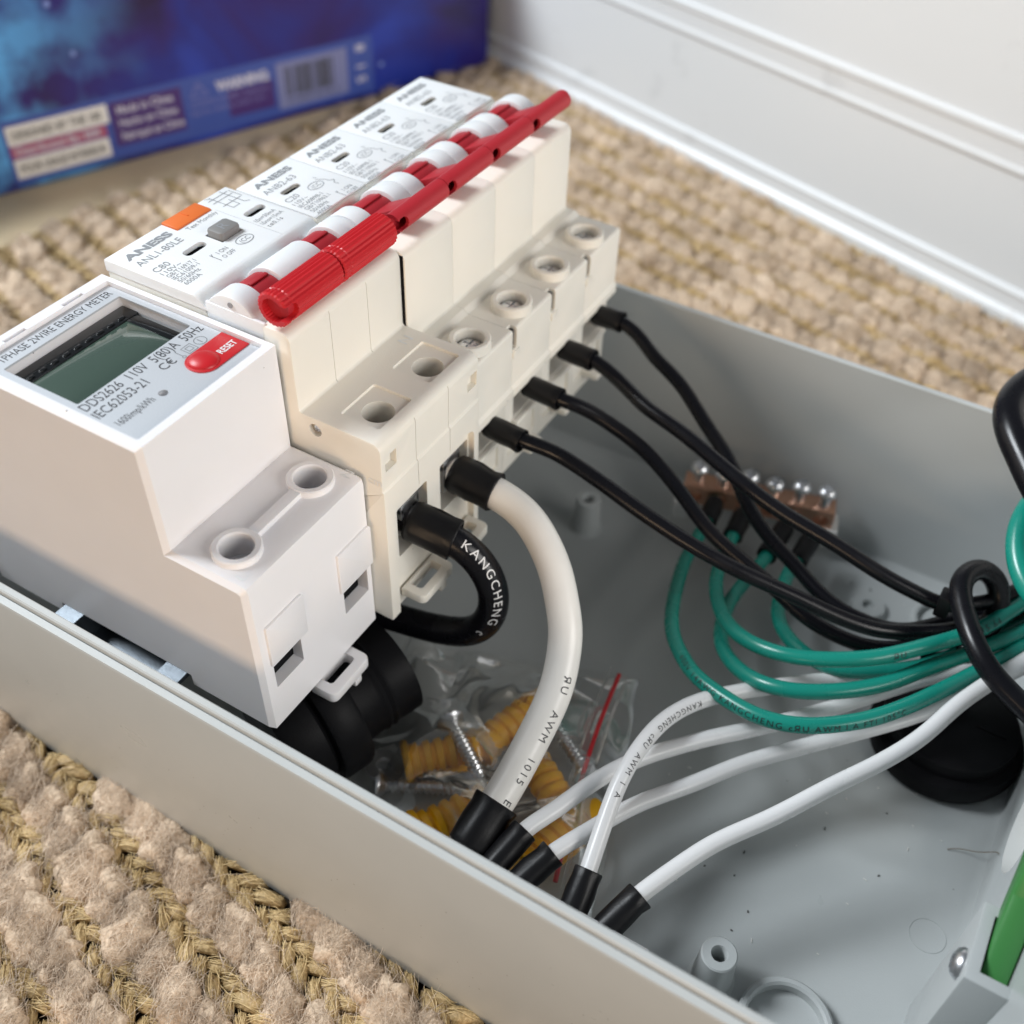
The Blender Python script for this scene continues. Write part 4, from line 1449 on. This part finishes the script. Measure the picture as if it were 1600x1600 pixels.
for k, (p, lb) in enumerate(zip((G1, G2, G3, G4), gl_)):
    a, b = gs[k]
    pts = [a] + p + tail(p[-1], 4 + k * 2)
    cable('green_wire', pts, 1.8, 'green_wire', lb, 'green earth wires', sleeves=[(a, b, 2.7)], prints=gp[k])

WA = [(15.0, -87.1, -17.0), (23.1, -90.7, -16.0), (33.0, -94.6, -16.0), (42.4, -100.5, -15.0), (51.9, -108.3, -15.0), (60.6, -116.7, -15.0), (69.9, -125.2, -15.0), (80.8, -135.0, -15.0), (94.4, -145.8, -15.0), (105.3, -156.0, -14.0)]
WB = [(13.8, -94.5, -17.0), (24.2, -99.3, -17.0), (34.4, -104.8, -18.0), (44.3, -112.1, -18.0), (56.1, -120.6, -18.0), (66.7, -130.0, -18.0), (76.5, -139.8, -17.0), (87.2, -149.6, -16.0), (97.1, -156.9, -15.0), (111.7, -166.3, -14.0)]
WC = [(13.0, -103.0, -17.0), (20.4, -101.7, -14.0), (29.5, -100.4, -11.0), (38.2, -100.3, -9.0), (48.3, -101.5, -9.0), (57.3, -105.1, -10.0), (67.3, -112.0, -12.0), (76.3, -119.6, -14.0), (84.7, -129.1, -15.0), (93.0, -141.7, -15.0), (104.7, -153.5, -15.0)]
WD = [(14.0, -113.1, -17.0), (22.4, -117.2, -15.0), (31.7, -122.5, -13.0), (40.8, -129.5, -11.0), (51.7, -137.4, -9.0), (62.5, -144.6, -8.0), (73.7, -150.6, -7.0), (85.5, -155.4, -6.0), (97.1, -161.0, -6.0), (109.1, -166.9, -6.0)]
wl = ['thin white wire whose sleeve touches the thick cable sleeve', 'thin white wire second from the thick cable sleeve', 'thin white wire with dark printing bending upward over the others', 'thin white wire nearest the camera, rightmost of the four']
ws = [((6.4, -85.0, -20.4), (15.8, -87.4, -17)), ((5.4, -91.0, -20.4), (14.4, -94.8, -17)), ((6.2, -103.6, -20.4), (14.6, -102.8, -16.4)), ((6.0, -110.2, -20.4), (15.4, -113.8, -16.8))]
wp = [[], [], [('KANGCHENG  c\u042fU  AWM  I  A', 56.0, 0.1, 1.25, 'print_dark', True)], []]
for k, (p, lb) in enumerate(zip((WA, WB, WC, WD), wl)):
    a, b = ws[k]
    pts = [a] + p + tail(p[-1], 12 + k * 2)
    cable('white_wire', pts, 1.8, 'white_wire', lb, 'thin white wires', sleeves=[(a, b, 2.9)], prints=wp[k])

TW = [(64.2, -33.0, 21.6), (64.4, -41.0, 21.2), (64.9, -48.6, 20.0), (64.9, -54.6, 18.6), (63.1, -60.9, 17.0), (58.5, -69.0, 12.5), (52.2, -75.1, 6.5), (49.0, -77.2, 3.0), (41.3, -79.6, -3.5), (32.0, -80.0, -9.5), (22.1, -79.6, -15.0), (15.6, -79.0, -18.0), (8.0, -78.4, -21.5)]
cable('thick_white_cable', TW, 3.7, 'cream_wire', 'thick off-white cable arching from the wide breaker to the floor', sleeves=[((64.3, -39.0, 21.3), (65.0, -49.8, 19.8), 4.45), ((8.0, -78.4, -21.5), (18.2, -79.2, -16.8), 4.8)],
      prints=[('\u042fU   AWM   1015   E', 62.0, -0.35, 1.75, 'print_dark', False)], cat='cable')
TB = [(46.8, -33.0, 21.6), (47.0, -41.0, 21.0), (48.4, -48.6, 19.2), (50.0, -54.6, 14.4), (50.2, -58.6, 6.6), (49.0, -58.4, -1.6), (47.6, -54.3, -7.6), (46.7, -46.8, -11.0), (45.8, -37.8, -12.6), (44.0, -28.4, -13.0), (38.0, -16.0, -16.0), (30.0, 0.0, -20.0)]
cable('thick_black_cable', TB, 3.45, 'black_wire', 'thick black cable looping from the wide breaker back under it', sleeves=[((46.9, -39.0, 21.2), (48.9, -49.6, 18.7), 4.45)],
      prints=[('KANGCHENG  c', 18.0, -0.15, 1.95, 'print_white', False)], cat='cable')

L = [(84.5, -178.0, -2.5), (85.8, -171.5, -1.6), (87.5, -165.2, 0.0), (90.3, -158.3, 2.0), (95.1, -152.6, 4.0), (102.1, -148.3, 5.0), (107.4, -145.9, 6.0), (112.8, -146.6, 6.0), (116.8, -149.3, 5.0), (117.9, -153.3, 2.0), (115.2, -155.8, -3.0), (109.6, -155.1, -8.0), (103.5, -151.0, -14.0), (102.0, -145.2, -16.0)]
L[0] = (84.6, -174.0, -2.6); L.pop(1)
lp = cable('cable_tie', L, 2.5, 'black_wire', 'black rubber twist tie looped round the wire bundle', cat='cable tie')
nub = box(104.6, 109.0, -146.4, -143.2, -3.2, 3.0, 0.5)
obj('tie_head', nub, 'black_rubber', lp)
K = [(176, -158, 37), (164, -151, 37), (154.8, -146.3, 35.5), (147.7, -142.0, 34.0), (140.1, -140.8, 33.0), (133.4, -142.8, 32.0), (127.4, -147.3, 30.0), (120.3, -153.2, 28.0), (112, -162, 26), (108, -171, 24)]
cable('black_lead', K, 3.6, 'black_wire', 'black lead arching over the far rim at the right picture edge', cat='cable')
GL = [(150, -168, 26), (138, -158, 24), (128.2, -153.7, 22.0), (120.0, -152.2, 20.0), (114.6, -153.0, 18.0), (109.2, -155.2, 16.0), (104.3, -159.6, 14.0), (101, -167, 12)]
cable('green_lead', GL, 2.3, 'green_wire', 'green wire bent in a loop above the bundle, below the black lead')

# ------------------------------------------------------------------ earth bar, neutral bar


def terminal_bar(a, b, wd, ht, n, label, screws_up, mat):
    """metal bar from a to b (centre of the underside) with clamp screws along the top"""
    a, b = Vector(a), Vector(b)
    root = thing('terminal_bar', ((a + b) / 2).to_tuple(), label, 'terminal bar')
    d = (b - a).normalized(); s = d.cross(Vector((0, 0, 1))).normalized()
    L_ = (b - a).length

    def P(u, v, w):
        return a + d * u + s * v + Vector((0, 0, w))

    bm = box(0, L_, -wd / 2, wd / 2, 0, ht, 0.4)
    cs = []
    for k in range(n):
        u = L_ * (k + 0.5) / n
        cs.append(cyl((u, -wd, ht * 0.48), (u, wd, ht * 0.48), 1.9, 20))
    bm = cut(bm, *cs)
    for v in bm.verts:
        v.co = P(*v.co)
    obj('bar', bm, mat, root)
    for k in range(n):
        u = L_ * (k + 0.5) / n
        up = screws_up[k % len(screws_up)]
        sb = pan_screw(P(u, 0.3, ht + up).to_tuple(), (0.06 * (k % 3 - 1), 0.05, 1), 2.7, 2.2, 1.6, 4.5)
        obj('clamp_screw', sb, 'zinc', root)
    for u in (-2.0, L_ - 2.5):
        f = box(u, u + 4.5, -wd / 2 - 0.8, wd / 2 + 0.8, -6.0, 0.6, 0.6)
        for v in f.verts:
            v.co = P(*v.co)
        obj('bar_foot', f, 'white_plastic', root)
    return root


terminal_bar((136.5, -70.0, -27.5), (148.0, -110.5, -27.5), 6.4, 6.6, 6, 'copper earth bar with silver screws on the floor by the far wall', (4.2, 3.6, 4.6, 3.4, 4.4, 4.0), 'copper')
terminal_bar((3.0, -72.0, -24.5), (3.4, -120.0, -24.5), 7.0, 7.0, 7, 'metal neutral bar tucked under the near wall where white wires end', (0.6, 0.9, 0.4, 0.8, 0.5), 'zinc')

# ------------------------------------------------------------------ glands and hardware in the box
g = lathe([(0, 12.6), (5.0, 12.4), (5.6, 11.9), (14.6, 11.6), (15.4, 11.0), (15.6, 8.0), (15.4, 7.2), (17.4, 6.6), (17.8, 5.6), (17.8, 2.2), (17.2, 0.6), (16.0, 0)], (99.5, -157.2, ZF + 0.02), (0.02, 0.03, 1), 64)
for k in range(3):
    a = k * 2 * pi / 3 + 0.5
    d = Vector((cos(a), sin(a), 0)); n_ = Vector((-sin(a), cos(a), 0))
    t = bmesh.new(); bmesh.ops.create_cube(t, size=1)
    for v in t.verts:
        v.co = Vector((99.5, -157.2, ZF + 11.8)) + d * (8 + v.co.x * 8) + n_ * (v.co.y * 1.0) + Vector((0, 0, v.co.z * 1.2))
    merge(g, t)
gd = obj('cable_gland', g, 'black_gland')
tag(gd, 'round black plastic gland cap on the floor under the wire bundle', 'cable gland')

g2 = lathe([(0, 0), (9, 0), (13.5, 0.6), (14.5, 2.0), (14.5, 9.0), (13.6, 10.0), (15.8, 10.4), (16.4, 11.4), (16.4, 17.0), (15.8, 18.0), (12.4, 18.4), (12.0, 24.0), (12.4, 25.0), (12.0, 26.0), (12.4, 27.0), (12.0, 28.0), (12.2, 34.0), (9.0, 34.2), (8.6, 26), (0, 26)],
           (6, -27.0, ZF + 16.6), (0.93, -0.33, 0.06), 72)
gd2 = obj('cable_gland', g2, 'black_gland')
tag(gd2, 'large black threaded cable gland lying under the meter by the near wall', 'cable gland')


def anchor(c, d, roll, Ln=24.0, r=3.4):
    """ribbed plastic wall plug with a split tip and a collar"""
    d = Vector(d).normalized()
    prof = [(0, 0), (r * 1.25, 0), (r * 1.35, 0.6), (r * 1.3, 1.6), (r, 2.0)]
    z = 2.0
    while z < Ln * 0.72:
        prof += [(r * 1.02, z + 0.4), (r * 1.08, z + 1.7), (r * 0.82, z + 2.0), (r * 0.84, z + 2.6)]
        z += 2.8
    prof += [(r * 0.95, Ln * 0.78), (r * 0.8, Ln * 0.92), (r * 0.5, Ln), (0, Ln)]
    b = lathe(prof, Vector(c) - d * Ln / 2, d, 24)
    _, u, w = frame_from(d)
    q_ = u * cos(roll) + w * sin(roll)
    e = d.cross(q_)
    t = bmesh.new(); bmesh.ops.create_cube(t, size=1)
    for v in t.verts:
        v.co = Vector(c) + d * (Ln * 0.32 + v.co.x * Ln * 0.5) + q_ * (v.co.y * 9) + e * (v.co.z * 0.9)
    b = cut(b, t)
    t = bmesh.new(); bmesh.ops.create_cube(t, size=1)
    for v in t.verts:
        v.co = Vector(c) + d * (-Ln * 0.05 + v.co.x * Ln * 0.35) + q_ * (r * 1.1 + v.co.y * 1.6) + e * (v.co.z * 1.2)
    return merge(b, t)


def wood_screw(c, d, Ln=22.0, r=1.7):
    d = Vector(d).normalized()
    prof = [(0, 0), (r * 2.0, 0), (r * 2.0, 0.5), (r * 1.0, 2.2)]
    z = 2.4
    while z < Ln - 2:
        k = 1 if z < Ln - 6 else (Ln - z) / 6
        prof += [(r * 1.05 * k, z), (r * 0.72 * k, z + 0.55), (r * 0.72 * k, z + 0.8)]
        z += 1.3
    prof += [(0, Ln)]
    return lathe(prof, Vector(c) - d * Ln / 2, d, 18)


AN = [((32.0, -59.5, ZF + 6.0), (0.70, -0.70, 0.05), 0.3, 'yellow plastic wall plug in the bag, nearest the meter'),
      ((47.0, -67.5, ZF + 6.2), (0.95, -0.30, 0.05), 1.2, 'yellow plastic wall plug in the bag, farthest from the near wall'),
      ((36.0, -82.0, ZF + 6.2), (0.50, 0.85, 0.05), 0.8, 'yellow plastic wall plug in the bag, right behind the thick white cable'),
      ((20.0, -69.5, ZF + 6.0), (0.85, -0.50, 0.0), 0.2, 'yellow plastic wall plug in the bag, next to the near wall'),
      ((26.0, -91.0, ZF + 6.0), (0.90, -0.30, 0.0), 0.2, 'yellow plastic wall plug in the bag, under the thin white wires')]
for (c, d, ro, lb) in AN:
    tag(obj('wall_plug', anchor(c, d, ro, 24, 3.9), 'yellow'), lb, 'wall plug', 'yellow wall plugs in the bag')
for (c, d, lb) in (((30.5, -64.5, ZF + 10.6), (-0.56, -0.82, 0.06), 'grey threaded screw in the bag crossing the yellow plugs'),
                   ((22.0, -58.0, ZF + 3.4), (0.45, -0.88, 0.0), 'grey threaded screw in the bag near the near wall'),
                   ((50.0, -79.0, ZF + 4.0), (0.5, 0.8, 0.0), 'grey screw in the bag standing beside the arching white cable')):
    tag(obj('loose_screw', wood_screw(c, d), 'zinc'), lb, 'screw', 'screws in the bag')
ws_ = obj('washer', ring((22.5, -46.0, ZF + 1.0), (22.7, -46.0, ZF + 2.0), 4.6, 1.9, 28, bev=0.1), 'zinc')
tag(ws_, 'flat washer in the bag at its black cable gland end', 'washer')


def bag():
    """clear zip bag, crumpled over its contents"""
    root = thing('zip_bag', (40, -66, ZF), 'crumpled clear plastic zip bag with a red strip lying on the enclosure floor', 'plastic bag')
    c00, c10, c11, c01 = Vector((13, -34)), Vector((57, -31)), Vector((77, -86.5)), Vector((13, -106))
    n = 64
    pads = [((32, -59.5), 15, 13), ((46.5, -67.5), 16, 13), ((35, -81), 16, 13), ((20, -69.5), 15, 12.5), ((27, -88.5), 15, 12.5), ((22, -46), 9, 5), ((54, -34), 6, 17), ((46, -42), 8, 9)]

    def hgt(x, y, top):
        h = 1.2
        for (p, r_, a) in pads:
            d2 = ((x - p[0]) ** 2 + (y - p[1]) ** 2) / (r_ * r_)
            h = max(h, a * math.exp(-d2 * 0.8))
        cr = 0.0
        for s_, am in ((0.05, 3.6), (0.11, 1.3)):
            v = noise.noise(Vector((x * s_ + 3.1, y * s_ - 1.7, s_ * 50)))
            cr += am * (1 - abs(v) * 3.0)
        return 1.0 + h + max(0.0, cr) * (0.55 if top else 0.0)

    for top in (True, False):
        bm = bmesh.new()
        G = []
        for i in range(n + 1):
            row = []
            for j in range(n + 1):
                u, v = i / n, j / n
                p = c00 * (1 - u) * (1 - v) + c10 * u * (1 - v) + c11 * u * v + c01 * (1 - u) * v
                edge = min(u, 1 - u, v, 1 - v) / 0.10
                e = min(1.0, edge) ** 0.6
                wob = 1.4 * noise.noise(Vector((p.x * 0.09, p.y * 0.09, 4.0)))
                z = ZF + 0.25 + (hgt(p.x, p.y, True) * (0.25 + 0.75 * e) if top else 0.1 + 0.2 * abs(wob))
                row.append(bm.verts.new((p.x + wob, p.y + wob, z)))
            G.append(row)
        for i in range(n):
            for j in range(n):
                bm.faces.new((G[i][j], G[i + 1][j], G[i + 1][j + 1], G[i][j + 1]))
        obj('front_film' if top else 'back_film', bm, 'clear_film', root, smooth=28)
    # red strip and clear ridges of the zip along the open side
    a, b = Vector((72.0, -82.5)), Vector((16, -95.5))
    for off, m, w_ in ((0.0, 'red_zip', 0.55), (-2.2, 'clear_film', 0.5), (2.6, 'clear_film', 0.4)):
        pts = []
        for k in range(9):
            t = k / 8
            p = a.lerp(b, t)
            pts.append((p.x + off * 0.3, p.y + off + 1.2 * sin(3 * t), ZF + 6.0 + 3.0 * sin(2.8 * t + 0.2)))
        obj('zip_strip', tube(pts, w_, 8, 2.0), m, root)
    return root


bag()

# ------------------------------------------------------------------ crumbs and hairs
cr = bmesh.new()
for k in range(46):
    x, y = random.uniform(15, 140), random.uniform(-172, -100)
    a = random.uniform(0, pi); l = random.uniform(0.25, 1.0)
    t = bmesh.new(); bmesh.ops.create_cube(t, size=1)
    for v in t.verts:
        v.co = Vector((x + v.co.x * l * cos(a) - v.co.y * 0.2 * sin(a), y + v.co.x * l * sin(a) + v.co.y * 0.2 * cos(a), ZF + 0.12 + v.co.z * 0.16))
    merge(cr, t)
o = obj('dust_crumbs', cr, 'crumb_light', smooth=0)
o['kind'] = 'stuff'; o['label'] = 'pale plastic shavings scattered over the enclosure floor'
cr = bmesh.new()
for k in range(16):
    x, y = random.uniform(25, 140), random.uniform(-172, -110)
    a = random.uniform(0, pi); l = random.uniform(0.3, 0.9)
    t = bmesh.new(); bmesh.ops.create_cube(t, size=1)
    for v in t.verts:
        v.co = Vector((x + v.co.x * l * cos(a) - v.co.y * 0.25 * sin(a), y + v.co.x * l * sin(a) + v.co.y * 0.25 * cos(a), ZF + 0.12 + v.co.z * 0.2))
    merge(cr, t)
o = obj('dark_crumbs', cr, 'crumb_dark', smooth=0)
o['kind'] = 'stuff'; o['label'] = 'dark specks of dirt on the enclosure floor'
hr = obj('loose_hair', tube([(72, -166, ZF + 0.3), (74, -168, ZF + 1.0), (73.0, -171, ZF + 1.6), (73, -174.4, ZF + 6), (70, -174.6, ZF + 10)], 0.1, 6), 'hair_brown')
tag(hr, 'single brown hair lying at the end wall above the green latch', 'hair')
